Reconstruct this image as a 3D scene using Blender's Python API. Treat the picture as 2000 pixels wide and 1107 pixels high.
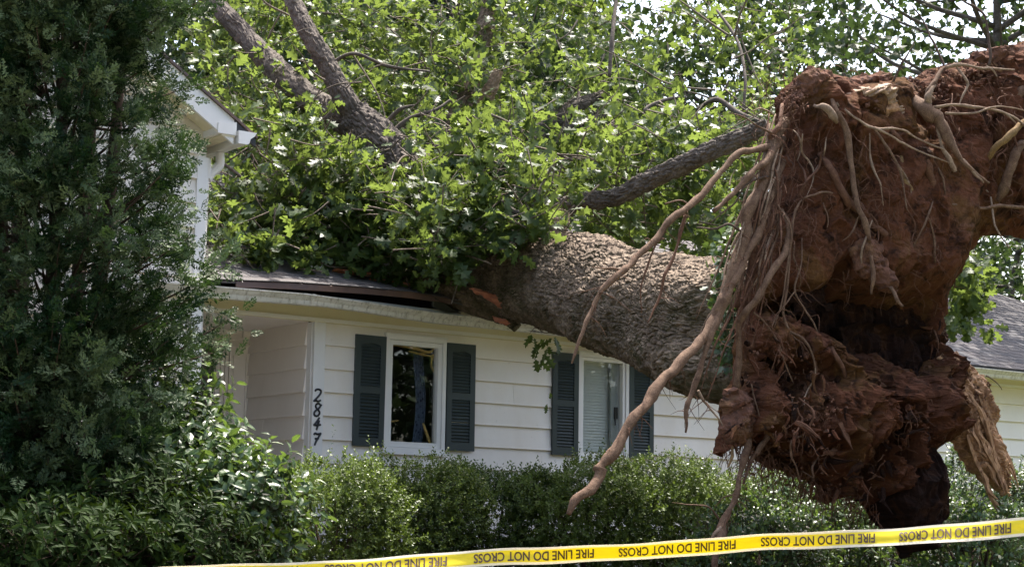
import bpy, math, random
import numpy as np
from mathutils import Matrix, Vector

for o in list(bpy.data.objects):
    bpy.data.objects.remove(o)
SC = bpy.context.scene
COL = SC.collection
rng = np.random.default_rng(11)
random.seed(5)

# ------------------------------------------------------------------ camera
FPX, CX, CY = 3350.0, 1000.0, 553.5
UP = np.array([375.0, 23540.0, -FPX]); UP /= np.linalg.norm(UP)
_fw = np.array([0, 0, -1.0]); _fy = _fw - UP * (_fw @ UP); _fy /= np.linalg.norm(_fy)
_fx = np.cross(_fy, UP)
RW = np.stack([_fx, _fy, UP])              # camera axes -> world
CAM = np.array([0.0, 0.0, 1.6])
cd = bpy.data.cameras.new('camera')
cam = bpy.data.objects.new('camera', cd)
COL.objects.link(cam)
cd.sensor_fit = 'HORIZONTAL'; cd.sensor_width = 36.0
cd.lens = FPX / 2000.0 * 36.0
cd.clip_end = 3000.0
M4 = Matrix([list(RW[0]) + [CAM[0]], list(RW[1]) + [CAM[1]], list(RW[2]) + [CAM[2]], [0, 0, 0, 1]])
cam.matrix_world = M4
SC.camera = cam

# ------------------------------------------------------------------ light
SUN_EL, SUN_AZ = math.radians(69), math.radians(27)     # azimuth from +Y towards +X
world = bpy.data.worlds.new('World'); SC.world = world
world.use_nodes = True
wn = world.node_tree.nodes; wl = world.node_tree.links
for n_ in list(wn): wn.remove(n_)
sky = wn.new('ShaderNodeTexSky'); sky.sky_type = 'NISHITA'; sky.sun_disc = False
sky.sun_elevation = SUN_EL; sky.sun_rotation = SUN_AZ
sky.air_density = 1.0; sky.dust_density = 6.0; sky.ozone_density = 0.6
bg = wn.new('ShaderNodeBackground'); bg.inputs['Strength'].default_value = 0.15
wo = wn.new('ShaderNodeOutputWorld')
wl.new(sky.outputs[0], bg.inputs[0]); wl.new(bg.outputs[0], wo.inputs[0])
sd = bpy.data.lights.new('sun', 'SUN'); sd.energy = 3.5; sd.angle = math.radians(0.53); sd.color = (1.0, 0.95, 0.87)
sun = bpy.data.objects.new('sun', sd); COL.objects.link(sun)
sdir = Vector((math.sin(SUN_AZ) * math.cos(SUN_EL), math.cos(SUN_AZ) * math.cos(SUN_EL), math.sin(SUN_EL)))
sun.rotation_euler = sdir.to_track_quat('Z', 'Y').to_euler()
sun.location = (0, 30, 40)
SC.view_settings.view_transform = 'Standard'; SC.view_settings.look = 'None'
SC.view_settings.exposure = 1.88; SC.view_settings.gamma = 1.0
SC.view_settings.use_curve_mapping = False
SC.cycles.max_bounces = 6; SC.cycles.transparent_max_bounces = 8
SC.cycles.diffuse_bounces = 3; SC.cycles.glossy_bounces = 2; SC.cycles.transmission_bounces = 4

# ------------------------------------------------------------------ geometry of the place
def ray(u, v):
    u = np.asarray(u, float); v = np.asarray(v, float)
    c = np.stack([(u - CX) / FPX, -(v - CY) / FPX, -np.ones_like(u)], -1)
    return c @ RW.T
def P(u, v, d):
    return CAM + ray(u, v) * np.asarray(d, float)[..., None]
P0 = P(660, 722, 16.8)
D = ray(5627, 1103).copy(); D[2] = 0; D /= np.linalg.norm(D)       # along the front wall, to the right
N = np.array([D[1], -D[0], 0.0])                                   # out of the wall, to the street
Z = np.array([0, 0, 1.0])
def W(s, n, z):
    s = np.asarray(s, float); n = np.asarray(n, float); z = np.asarray(z, float)
    s, n, z = np.broadcast_arrays(s, n, z)
    b = P0[:2] + s[..., None] * D[:2] + n[..., None] * N[:2]
    return np.concatenate([b, z[..., None]], -1)
def toW(p):
    q = np.asarray(p) - P0
    return q @ D, q @ N, np.asarray(p)[..., 2]
def hit(u, v, n=0.0):
    r = ray(u, v); t = ((P0 + n * N - CAM) @ N) / (r @ N)
    s, _, z = toW(CAM + r * t)
    return float(s), float(z)

# ------------------------------------------------------------------ noise
_PERM = np.random.default_rng(3).permutation(256).astype(np.int64)
_RND = np.random.default_rng(4).random(256)
def _h(i, j, k):
    return _PERM[(_PERM[(_PERM[i & 255] + j) & 255] + k) & 255]
def vnoise(p):
    p = np.asarray(p, float); i = np.floor(p).astype(np.int64); f = p - i
    f = f * f * f * (f * (f * 6 - 15) + 10)
    r = 0.0
    for a in (0, 1):
        wa = f[..., 0] if a else 1 - f[..., 0]
        for b in (0, 1):
            wb = f[..., 1] if b else 1 - f[..., 1]
            for c in (0, 1):
                wc = f[..., 2] if c else 1 - f[..., 2]
                r = r + wa * wb * wc * _RND[_h(i[..., 0] + a, i[..., 1] + b, i[..., 2] + c)]
    return r * 2 - 1
def fbm(p, octv=4, gain=0.5, lac=2.03):
    p = np.asarray(p, float); s = 0; a = 1.0
    for o in range(octv):
        s = s + a * vnoise(p + 17.3 * o); p = p * lac; a *= gain
    return s
def ridged(p, octv=4, gain=0.5):
    p = np.asarray(p, float); s = 0; a = 1.0
    for o in range(octv):
        s = s + a * (1 - 2 * np.abs(vnoise(p + 9.1 * o))); p = p * 2.07; a *= gain
    return s
def worley(p):
    p = np.asarray(p, float); i = np.floor(p).astype(np.int64)
    f1 = np.full(p.shape[:-1], 9.0); f2 = f1.copy(); idc = np.zeros(p.shape[:-1])
    for a in (-1, 0, 1):
        for b in (-1, 0, 1):
            for c in (-1, 0, 1):
                ii = i[..., 0] + a; jj = i[..., 1] + b; kk = i[..., 2] + c
                h0 = _h(ii, jj, kk)
                q = np.stack([ii + _RND[h0], jj + _RND[(h0 + 71) & 255], kk + _RND[(h0 + 143) & 255]], -1)
                d = np.linalg.norm(q - p, axis=-1)
                closer = d < f1
                f2 = np.where(closer, f1, np.minimum(f2, d))
                idc = np.where(closer, _RND[(h0 + 29) & 255], idc)
                f1 = np.where(closer, d, f1)
    return f1, f2, idc
def smooth(a, b, x):
    t = np.clip((x - a) / (b - a), 0, 1); return t * t * (3 - 2 * t)
def unit(v):
    v = np.asarray(v, float); return v / np.maximum(np.linalg.norm(v, axis=-1, keepdims=True), 1e-9)
def catmull(pts, n):
    pts = np.asarray(pts, float)
    if len(pts) == 2:
        return pts[0] + (pts[1] - pts[0]) * np.linspace(0, 1, n)[:, None]
    q = np.vstack([2 * pts[0] - pts[1], pts, 2 * pts[-1] - pts[-2]])
    t = np.linspace(0, len(pts) - 1 - 1e-6, n); i = t.astype(int); f = (t - i)[:, None]
    a, b, c, d = q[i], q[i + 1], q[i + 2], q[i + 3]
    return 0.5 * (2 * b + (c - a) * f + (2 * a - 5 * b + 4 * c - d) * f ** 2 + (3 * b - a - 3 * c + d) * f ** 3)

# ------------------------------------------------------------------ mesh helpers
class MB:
    """collects vertices and faces (any polygon size)"""
    def __init__(s): s.v = []; s.nv = 0; s.tri = []; s.quad = []; s.poly = []; s.tint = []
    def add(s, v, tri=None, quad=None, poly=None, tint=None):
        v = np.asarray(v, float).reshape(-1, 3)
        if tri is not None: s.tri.append(np.asarray(tri, int).reshape(-1, 3) + s.nv)
        if quad is not None: s.quad.append(np.asarray(quad, int).reshape(-1, 4) + s.nv)
        if poly is not None: s.poly += [[i + s.nv for i in p] for p in poly]
        s.v.append(v); s.nv += len(v)
        s.tint.append(np.full(len(v), 0.5) if tint is None else np.broadcast_to(np.asarray(tint, float), (len(v),)))
        return s
    def mesh(s, name, mat=None, smooth_=False, tint=False):
        me = bpy.data.meshes.new(name)
        V = np.concatenate(s.v) if s.v else np.zeros((0, 3))
        T = np.concatenate(s.tri) if s.tri else np.zeros((0, 3), int)
        Q = np.concatenate(s.quad) if s.quad else np.zeros((0, 4), int)
        loops = np.concatenate([T.ravel(), Q.ravel()] + [np.asarray(p) for p in s.poly]).astype(np.int32)
        tot = np.concatenate([np.full(len(T), 3), np.full(len(Q), 4), [len(p) for p in s.poly]]).astype(np.int32)
        st = np.concatenate([[0], np.cumsum(tot)[:-1]]).astype(np.int32) if len(tot) else np.zeros(0, np.int32)
        me.vertices.add(len(V)); me.vertices.foreach_set('co', V.astype(np.float32).ravel())
        me.loops.add(len(loops)); me.loops.foreach_set('vertex_index', loops)
        me.polygons.add(len(tot)); me.polygons.foreach_set('loop_start', st)
        me.polygons.foreach_set('loop_total', tot)
        me.update(calc_edges=True)
        me.polygons.foreach_set('use_smooth', np.full(len(tot), bool(smooth_)))
        if tint:
            at = me.attributes.new('tint', 'FLOAT', 'POINT')
            at.data.foreach_set('value', np.concatenate(s.tint).astype(np.float32))
        if mat is not None: me.materials.append(mat)
        return me
def link(name, me, parent=None, kind=None, label=None):
    o = bpy.data.objects.new(name, me); COL.objects.link(o)
    if parent is not None:
        o.parent = parent
        if parent.type == 'EMPTY':
            o.matrix_parent_inverse = Matrix.Translation(-parent.location)
    if kind: o['kind'] = kind
    if label: o['label'] = label
    return o
def thing(name, label, cat, loc=(0, 0, 0), group=None):
    o = bpy.data.objects.new(name, None); COL.objects.link(o)
    o.location = Vector([float(x) for x in loc]); o.empty_display_size = 0.3
    o['label'] = label; o['category'] = cat
    if group: o['group'] = group
    return o
BOXQ = [[0, 1, 3, 2], [4, 6, 7, 5], [0, 4, 5, 1], [2, 3, 7, 6], [0, 2, 6, 4], [1, 5, 7, 3]]
def box8(mb, c8):
    """c8: corners indexed by bits (s,n,z) = 4,2,1"""
    mb.add(c8, quad=BOXQ)
def wbox(mb, s0, s1, n0, n1, z0, z1):
    c = [W(s, n, z) for s in (s0, s1) for n in (n0, n1) for z in (z0, z1)]
    box8(mb, np.array(c))
def xbox(mb, x0, x1, y0, y1, z0, z1):
    box8(mb, np.array([[x, y, z] for x in (x0, x1) for y in (y0, y1) for z in (z0, z1)]))
WFRAME = Matrix([[D[0], N[0], 0, 0], [D[1], N[1], 0, 0], [0, 0, 1, 0], [0, 0, 0, 1]])
def wmat(s, n, z, ss=1, sn=1, sz=1):
    """placement in the wall's own axes"""
    p = W(s, n, z)
    return Matrix.Translation(Vector([float(x) for x in p])) @ WFRAME @ Matrix.Diagonal((ss, sn, sz, 1))
def tube(mb, pts, rad, sides=8, n=None, bump=0.0, freq=6.0, resample=True, cap=True, tint=None, seed=0.0):
    pts = np.asarray(pts, float); rad = np.asarray(rad, float)
    if rad.ndim == 0: rad = np.full(len(pts), float(rad))
    if resample:
        n = n or max(4, (len(pts) - 1) * 5)
        t0 = np.linspace(0, 1, len(pts))
        rr = np.interp(np.linspace(0, 1, n), t0, rad)
        pts = catmull(pts, n)
    else:
        rr = rad; n = len(pts)
    T = unit(np.gradient(pts, axis=0))
    ref = np.array([0.31, 0.17, 0.93]) if abs(T[0] @ np.array([0.31, 0.17, 0.93])) < 0.9 else np.array([0.9, 0.3, 0.1])
    A = np.zeros_like(pts); a = unit(ref - T[0] * (ref @ T[0]))
    for i in range(n):
        a = unit(a - T[i] * (a @ T[i])); A[i] = a
    B = np.cross(T, A)
    th = np.linspace(0, 2 * np.pi, sides, endpoint=False)
    ring = np.cos(th)[None, :, None] * A[:, None] + np.sin(th)[None, :, None] * B[:, None]
    V = pts[:, None] + ring * rr[:, None, None]
    if bump:
        V = pts[:, None] + ring * (rr[:, None] * (1 + bump * fbm(V * freq + seed, 3)))[..., None]
    V = V.reshape(-1, 3)
    i = np.arange(n - 1)[:, None] * sides; j = np.arange(sides)[None]; k = (j + 1) % sides
    Q = np.stack([i + j, i + k, i + sides + k, i + sides + j], -1).reshape(-1, 4)
    mb.add(V, quad=Q, tint=tint)
    if cap:
        mb.poly.append([int(x) + mb.nv - len(V) for x in range(sides)][::-1])
        mb.poly.append([int(x) + mb.nv - sides for x in range(sides)])
    return mb

# ------------------------------------------------------------------ materials
def mat(name):
    m = bpy.data.materials.new(name); m.use_nodes = True
    nt = m.node_tree
    for x in list(nt.nodes): nt.nodes.remove(x)
    out = nt.nodes.new('ShaderNodeOutputMaterial')
    return m, nt, out
def nd(nt, typ, **kw):
    n = nt.nodes.new(typ)
    for k, v in kw.items(): setattr(n, k, v)
    return n
def noise_n(nt, vec, scale, detail=4, rough=0.55, dist=0.0):
    n = nd(nt, 'ShaderNodeTexNoise'); n.inputs['Scale'].default_value = scale
    n.inputs['Detail'].default_value = detail; n.inputs['Roughness'].default_value = rough
    n.inputs['Distortion'].default_value = dist
    if vec is not None: nt.links.new(vec, n.inputs['Vector'])
    return n.outputs['Fac']
def ramp_n(nt, fac, stops):
    r = nd(nt, 'ShaderNodeValToRGB'); e = r.color_ramp.elements
    while len(e) < len(stops): e.new(0.5)
    for k, (p, c) in enumerate(stops):
        e[k].position = p
        e[k].color = (c, c, c, 1) if np.isscalar(c) else tuple(c) + (1,)
    nt.links.new(fac, r.inputs[0])
    return r.outputs[0]
def mix_n(nt, fac, a, b, mode='MIX'):
    m = nd(nt, 'ShaderNodeMix', data_type='RGBA', blend_type=mode)
    for sock, val in ((m.inputs[0], fac), (m.inputs[6], a), (m.inputs[7], b)):
        if hasattr(val, 'is_linked'): nt.links.new(val, sock)
        elif np.isscalar(val): sock.default_value = val
        else: sock.default_value = tuple(val) + (1,)
    return m.outputs[2]
def bump_n(nt, h, strength, dist=0.01):
    b = nd(nt, 'ShaderNodeBump'); b.inputs['Strength'].default_value = strength; b.inputs['Distance'].default_value = dist
    nt.links.new(h, b.inputs['Height']); return b.outputs[0]
def pos_n(nt): return nd(nt, 'ShaderNodeNewGeometry').outputs['Position']
def pbsdf(nt, out, col, rough=0.6, spec=0.4, nrm=None, metal=0.0):
    p = nd(nt, 'ShaderNodeBsdfPrincipled')
    if hasattr(col, 'is_linked'): nt.links.new(col, p.inputs['Base Color'])
    else: p.inputs['Base Color'].default_value = tuple(col) + (1,)
    if hasattr(rough, 'is_linked'): nt.links.new(rough, p.inputs['Roughness'])
    else: p.inputs['Roughness'].default_value = rough
    p.inputs['Specular IOR Level'].default_value = spec
    p.inputs['Metallic'].default_value = metal
    if nrm is not None: nt.links.new(nrm, p.inputs['Normal'])
    nt.links.new(p.outputs[0], out.inputs[0])
    return p
def stretch(nt, vec, sc, rot=(0, 0, 0)):
    m = nd(nt, 'ShaderNodeMapping'); m.inputs['Scale'].default_value = sc; m.inputs['Rotation'].default_value = rot
    nt.links.new(vec, m.inputs['Vector']); return m.outputs[0]

def m_paint(name, col, dirt=(0.30, 0.26, 0.19), amount=0.35, rough=0.5, scale=1.0):
    m, nt, out = mat(name); p = pos_n(nt)
    n1 = noise_n(nt, stretch(nt, p, (1, 1, 0.35)), 2.2 * scale, 5, 0.6)
    n2 = noise_n(nt, p, 26 * scale, 4, 0.6)
    ri = nd(nt, 'ShaderNodeObjectInfo').outputs['Random']
    base = mix_n(nt, ri, tuple(c * 0.95 for c in col), col)
    f = ramp_n(nt, n1, [(0.42, 0.0), (0.8, amount)])
    c = mix_n(nt, f, base, tuple(a * b / max(col) * 1.5 for a, b in zip(dirt, col)))
    f2 = ramp_n(nt, n2, [(0.62, 0.0), (0.8, amount * 0.7)])
    c = mix_n(nt, f2, c, dirt)
    pbsdf(nt, out, c, rough, 0.4, bump_n(nt, n2, 0.08, 0.004))
    return m
def m_leaf(name, c0, c1, trans, tw=0.45, rough=0.42, spec=0.45):
    m, nt, out = mat(name)
    at = nd(nt, 'ShaderNodeAttribute', attribute_name='tint').outputs['Fac']
    ri = nd(nt, 'ShaderNodeObjectInfo').outputs['Random']
    ad = nd(nt, 'ShaderNodeMath', operation='MULTIPLY_ADD')
    nt.links.new(ri, ad.inputs[0]); ad.inputs[1].default_value = 0.12; nt.links.new(at, ad.inputs[2])
    col = ramp_n(nt, ad.outputs[0], [(0.05, c0), (0.95, c1)])
    tcol = mix_n(nt, 1.0, ramp_n(nt, ad.outputs[0], [(0.0, tuple(x * 0.75 for x in trans)), (1.0, trans)]), (1, 1, 1), 'MULTIPLY')
    p = nd(nt, 'ShaderNodeBsdfPrincipled'); nt.links.new(col, p.inputs['Base Color'])
    p.inputs['Roughness'].default_value = rough; p.inputs['Specular IOR Level'].default_value = spec
    t = nd(nt, 'ShaderNodeBsdfTranslucent'); nt.links.new(tcol, t.inputs[0])
    mx = nd(nt, 'ShaderNodeMixShader'); mx.inputs[0].default_value = tw
    nt.links.new(p.outputs[0], mx.inputs[1]); nt.links.new(t.outputs[0], mx.inputs[2])
    nt.links.new(mx.outputs[0], out.inputs[0])
    return m
def m_bark(name, c0, c1, moss=0.0, moss_shade=(0.09, 0.11, 0.035), scale=1.0, rough=0.9):
    m, nt, out = mat(name); p = pos_n(nt)
    n1 = noise_n(nt, p, 5 * scale, 6, 0.65); n2 = noise_n(nt, p, 38 * scale, 5, 0.7)
    c = ramp_n(nt, n1, [(0.3, c0), (0.7, c1)])
    c = mix_n(nt, ramp_n(nt, n2, [(0.35, 0.75), (0.65, 0.0)]), c, tuple(x * 0.55 for x in c0))
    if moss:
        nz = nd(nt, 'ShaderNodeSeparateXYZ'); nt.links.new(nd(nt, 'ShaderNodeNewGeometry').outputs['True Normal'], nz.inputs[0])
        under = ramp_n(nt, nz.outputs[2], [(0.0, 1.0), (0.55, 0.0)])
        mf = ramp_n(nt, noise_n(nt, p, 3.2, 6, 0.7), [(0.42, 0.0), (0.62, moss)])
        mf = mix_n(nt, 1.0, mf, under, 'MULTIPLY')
        c = mix_n(nt, mf, c, moss_shade)  # moss patches, their dark colour also standing in for underside shade
    pbsdf(nt, out, c, rough, 0.2, bump_n(nt, n2, 0.5, 0.01))
    return m
def m_soil(name, cols, lump=1.0):
    m, nt, out = mat(name); p = pos_n(nt)
    n1 = noise_n(nt, p, 2.6 * lump, 6, 0.62, 0.6)
    n2 = noise_n(nt, stretch(nt, p, (1, 1, 0.6)), 1.7 * lump, 5, 0.6, 1.2)
    n3 = noise_n(nt, p, 60, 5, 0.75); n4 = noise_n(nt, p, 7.5 * lump, 6, 0.7, 0.4)
    red, ochre, dark, pink = cols
    c = ramp_n(nt, n1, [(0.3, tuple(x * 0.72 for x in red)), (0.65, red)])
    c = mix_n(nt, ramp_n(nt, n2, [(0.52, 0.0), (0.6, 0.85)]), c, ochre)
    c = mix_n(nt, ramp_n(nt, n4, [(0.50, 0.0), (0.64, 0.9)]), c, dark)
    c = mix_n(nt, ramp_n(nt, noise_n(nt, p, 4.3 * lump, 6, 0.7, 0.8), [(0.56, 0.0), (0.68, 0.65)]), c, pink)
    c = mix_n(nt, ramp_n(nt, n3, [(0.35, 0.5), (0.6, 0.0)]), c, tuple(x * 0.5 for x in red))
    pbsdf(nt, out, c, 0.95, 0.12, bump_n(nt, n3, 0.9, 0.02))
    return m
def m_wood(name, c0, c1, axis=(1, 1, 0.1), scale=14, rot=(0, 0, 0)):
    m, nt, out = mat(name); p = pos_n(nt)
    n = noise_n(nt, stretch(nt, stretch(nt, p, (1, 1, 1), rot), axis), scale, 6, 0.7, 0.5); n2 = noise_n(nt, p, 4, 4)
    c = ramp_n(nt, n, [(0.3, c0), (0.62, c1)])
    c = mix_n(nt, ramp_n(nt, n2, [(0.5, 0.0), (0.75, 0.5)]), c, tuple(x * 0.5 for x in c0))
    pbsdf(nt, out, c, 0.8, 0.25, bump_n(nt, n, 0.6, 0.012))
    return m

MT = {}
MT['siding'] = m_paint('siding_paint', (0.83, 0.775, 0.715), amount=0.36, dirt=(0.36, 0.31, 0.23))
MT['trim'] = m_paint('trim_paint', (0.80, 0.78, 0.76), amount=0.14, rough=0.4)
MT['cream'] = m_paint('cream_paint', (0.87, 0.79, 0.715), amount=0.16)
MT['soffit'] = m_paint('soffit_bounce_paint', (0.70, 0.64, 0.46), amount=0.35, dirt=(0.35, 0.26, 0.12))  # warm bounce from the lawn is put into this yellowish base colour
MT['gutter'] = m_paint('gutter_paint', (0.62, 0.61, 0.54), amount=0.75, dirt=(0.16, 0.13, 0.085), rough=0.35, scale=1.6)
def m_gutter():
    m, nt, out = mat('gutter_paint'); p = pos_n(nt)
    st = noise_n(nt, stretch(nt, p, (1, 1, 0.10)), 22, 5, 0.7); n1 = noise_n(nt, p, 3.0, 6, 0.65); n2 = noise_n(nt, p, 30, 5, 0.7)
    c = mix_n(nt, ramp_n(nt, n1, [(0.35, 0.0), (0.7, 0.6)]), (0.66, 0.63, 0.56), (0.42, 0.39, 0.30))
    c = mix_n(nt, ramp_n(nt, st, [(0.5, 0.0), (0.68, 0.75)]), c, (0.20, 0.17, 0.115))
    c = mix_n(nt, ramp_n(nt, n2, [(0.58, 0.0), (0.7, 0.7)]), c, (0.10, 0.085, 0.05))
    pbsdf(nt, out, c, 0.4, 0.4, bump_n(nt, n2, 0.15, 0.004)); return m
MT['gutter'] = m_gutter()
MT['fascia'] = m_paint('fascia_paint', (0.42, 0.45, 0.47), amount=0.3)
MT['shutter'] = m_paint('shutter_paint', (0.036, 0.048, 0.050), amount=0.22, dirt=(0.085, 0.09, 0.085), rough=0.45)
MT['flash'] = m_paint('drip_edge_metal', (0.085, 0.055, 0.048), amount=0.3, rough=0.4)
MT['black'] = m_paint('black_metal', (0.012, 0.012, 0.013), amount=0.1, dirt=(0.05, 0.05, 0.05), rough=0.4)
MT['interior'] = m_paint('interior_paint', (0.32, 0.33, 0.33), amount=0.2)
MT['blind'] = m_paint('blind_vinyl', (0.80, 0.82, 0.79), amount=0.1, rough=0.45)
MT['sheath'] = m_paint('sheathing_board', (0.10, 0.08, 0.06), amount=0.3)

def m_shingle():
    m, nt, out = mat('asphalt_shingle'); p = pos_n(nt)
    ri = nd(nt, 'ShaderNodeObjectInfo').outputs['Random']
    base = ramp_n(nt, ri, [(0.0, (0.060, 0.062, 0.070)), (0.5, (0.095, 0.092, 0.096)), (1.0, (0.125, 0.112, 0.108))])
    g = noise_n(nt, p, 260, 3, 0.7); b = noise_n(nt, p, 1.4, 4)
    c = mix_n(nt, ramp_n(nt, g, [(0.3, 0.6), (0.7, 0.0)]), base, (0.03, 0.03, 0.035))
    c = mix_n(nt, ramp_n(nt, b, [(0.45, 0.0), (0.75, 0.5)]), c, (0.13, 0.115, 0.11))
    pbsdf(nt, out, c, 0.9, 0.2, bump_n(nt, g, 0.5, 0.004)); return m
MT['shingle'] = m_shingle()
def m_glass():
    m, nt, out = mat('window_glass')
    t = nd(nt, 'ShaderNodeBsdfTransparent'); t.inputs[0].default_value = (0.93, 0.94, 0.93, 1)
    g = nd(nt, 'ShaderNodeBsdfGlossy'); g.inputs['Roughness'].default_value = 0.005
    f = nd(nt, 'ShaderNodeFresnel'); f.inputs['IOR'].default_value = 2.1
    mx = nd(nt, 'ShaderNodeMixShader')
    bf = nd(nt, 'ShaderNodeMix', data_type='FLOAT'); nt.links.new(nd(nt, 'ShaderNodeNewGeometry').outputs['Backfacing'], bf.inputs[0])
    nt.links.new(f.outputs[0], bf.inputs[2]); bf.inputs[3].default_value = 0.04
    nt.links.new(bf.outputs[0], mx.inputs[0]); nt.links.new(t.outputs[0], mx.inputs[1]); nt.links.new(g.outputs[0], mx.inputs[2])
    nt.links.new(mx.outputs[0], out.inputs[0]); return m
MT['glass'] = m_glass()
MT['oak_leaf'] = m_leaf('oak_leaf', (0.013, 0.034, 0.010), (0.056, 0.094, 0.025), (0.19, 0.26, 0.048), 0.42, 0.45, 0.3)
MT['tree_leaf'] = m_leaf('tree_leaf', (0.008, 0.021, 0.008), (0.028, 0.050, 0.016), (0.052, 0.085, 0.02), 0.34, 0.5, 0.25)
MT['dark_leaf'] = m_leaf('dark_evergreen_leaf', (0.010, 0.026, 0.014), (0.024, 0.048, 0.022), (0.03, 0.06, 0.02), 0.18, 0.5, 0.3)
MT['cypress'] = m_leaf('cypress_spray', (0.005, 0.020, 0.006), (0.120, 0.160, 0.078), (0.05, 0.10, 0.018), 0.18, 0.5, 0.15)
MT['box_leaf'] = m_leaf('boxwood_leaf', (0.009, 0.028, 0.008), (0.095, 0.135, 0.028), (0.15, 0.22, 0.03), 0.28, 0.38, 0.28)
MT['shrub_leaf'] = m_leaf('shrub_leaf', (0.016, 0.042, 0.016), (0.055, 0.100, 0.034), (0.14, 0.22, 0.035), 0.28, 0.36, 0.45)
MT['laurel'] = m_leaf('laurel_leaf', (0.005, 0.016, 0.004), (0.020, 0.038, 0.007), (0.035, 0.06, 0.006), 0.18, 0.6, 0.08)
MT['bark'] = m_bark('oak_bark', (0.085, 0.060, 0.041), (0.31, 0.24, 0.175), moss=0.95, moss_shade=(0.036, 0.034, 0.014))
MT['limb'] = m_bark('limb_bark', (0.06, 0.05, 0.042), (0.19, 0.16, 0.135), scale=1.6)
MT['twig'] = m_bark('twig_bark', (0.10, 0.078, 0.06), (0.24, 0.20, 0.16), scale=3)
MT['brown_twig'] = m_bark('brown_twig_bark', (0.05, 0.034, 0.026), (0.11, 0.075, 0.055), scale=3)
MT['soil'] = m_soil('red_clay', ((0.112, 0.045, 0.024), (0.112, 0.058, 0.022), (0.007, 0.005, 0.004), (0.165, 0.082, 0.056)))
MT['clod'] = m_soil('clay_clod', ((0.17, 0.085, 0.058), (0.15, 0.085, 0.045), (0.05, 0.032, 0.027), (0.23, 0.135, 0.105)), 2.0)
MT['rot'] = m_soil('rotten_wood_and_shade', ((0.022, 0.010, 0.007), (0.05, 0.022, 0.010), (0.005, 0.004, 0.004), (0.045, 0.022, 0.014)), 2.0)  # rotten wood, also used to darken the root plate's hollows like shade
MT['root'] = m_bark('root_bark', (0.070, 0.038, 0.023), (0.225, 0.145, 0.098), scale=4)
MT['redroot'] = m_bark('red_root_bark', (0.07, 0.032, 0.019), (0.175, 0.092, 0.058), scale=4)
MT['paleroot'] = m_bark('pale_root_bark', (0.15, 0.10, 0.068), (0.36, 0.265, 0.195), scale=4)
MT['yellowroot'] = m_bark('yellow_root_bark', (0.14, 0.085, 0.04), (0.27, 0.18, 0.08), scale=3)
MT['stump'] = m_wood('splintered_wood', (0.12, 0.060, 0.030), (0.42, 0.25, 0.14), (1, 1, 0.07), 22, (0, -0.40, 0))
MT['palewood'] = m_wood('pale_broken_wood', (0.11, 0.068, 0.045), (0.38, 0.27, 0.19), (0.25, 1, 1), 26)
MT['redwood'] = m_wood('red_heartwood', (0.24, 0.075, 0.04), (0.46, 0.19, 0.11), (0.3, 1, 1), 16)
MT['splinter'] = m_wood('yellow_splintered_board', (0.42, 0.26, 0.08), (0.70, 0.48, 0.18), (0.4, 0.4, 1), 16)
# ================================================================== ground
def ground_z(x, y):
    r = np.hypot(x, y - 2.0)
    return 1.12 * smooth(5.0, 9.5, y) + 0.05 * vnoise(np.stack([x * 0.5, y * 0.5, x * 0], -1)) * smooth(300, 40, r)
def build_ground():
    gx = np.concatenate([-np.geomspace(1500, 16, 18), np.linspace(-14, 22, 90), np.geomspace(24, 1500, 18)])
    gy = np.concatenate([-np.geomspace(1500, 6, 14), np.linspace(-5, 40, 110), np.geomspace(43, 1800, 18)])
    X, Y = np.meshgrid(gx, gy)
    V = np.stack([X, Y, ground_z(X, Y)], -1).reshape(-1, 3)
    nx = len(gx); i = np.arange(len(gy) - 1)[:, None] * nx + np.arange(nx - 1)[None]
    Q = np.stack([i, i + 1, i + nx + 1, i + nx], -1).reshape(-1, 4)
    m, nt, out = mat('lawn'); p = pos_n(nt)
    n1 = noise_n(nt, p, 1.2, 6, 0.65); n2 = noise_n(nt, p, 45, 5, 0.7)
    c = ramp_n(nt, n1, [(0.35, (0.10, 0.13, 0.045)), (0.7, (0.17, 0.17, 0.075))])
    c = mix_n(nt, ramp_n(nt, n2, [(0.4, 0.5), (0.65, 0.0)]), c, (0.06, 0.06, 0.03))
    sx = nd(nt, 'ShaderNodeSeparateXYZ'); nt.links.new(p, sx.inputs[0])
    mr = nd(nt, 'ShaderNodeMapRange'); nt.links.new(sx.outputs[1], mr.inputs[0]); mr.inputs[1].default_value = 9.0; mr.inputs[2].default_value = 9.6
    mx_ = nd(nt, 'ShaderNodeMapRange'); nt.links.new(sx.outputs[0], mx_.inputs[0]); mx_.inputs[1].default_value = 5.2; mx_.inputs[2].default_value = 4.4
    my_ = nd(nt, 'ShaderNodeMath', operation='MULTIPLY'); nt.links.new(mr.outputs[0], my_.inputs[0]); nt.links.new(mx_.outputs[0], my_.inputs[1])
    c = mix_n(nt, my_.outputs[0], c, mix_n(nt, n2, (0.018, 0.012, 0.008), (0.075, 0.045, 0.03)))
    pbsdf(nt, out, c, 0.95, 0.1, bump_n(nt, n2, 0.9, 0.03))
    o = link('ground', MB().add(V, quad=Q).mesh('ground', m, True), kind='structure')
    o['label'] = 'lawn rising gently from the street to the house'
build_ground()
def strip(name, y0, y1, dz, m, label):
    xs = np.linspace(-300, 300, 121); ys = np.linspace(y0, y1, 9); X, Y = np.meshgrid(xs, ys)
    zz = ground_z(X, Y) + dz
    i = np.arange(8)[:, None] * 121 + np.arange(120)[None]
    o = link(name, MB().add(np.stack([X, Y, zz], -1).reshape(-1, 3), quad=np.stack([i, i + 1, i + 122, i + 121], -1).reshape(-1, 4)).mesh(name, m, True), kind='structure'); o['label'] = label
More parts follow.
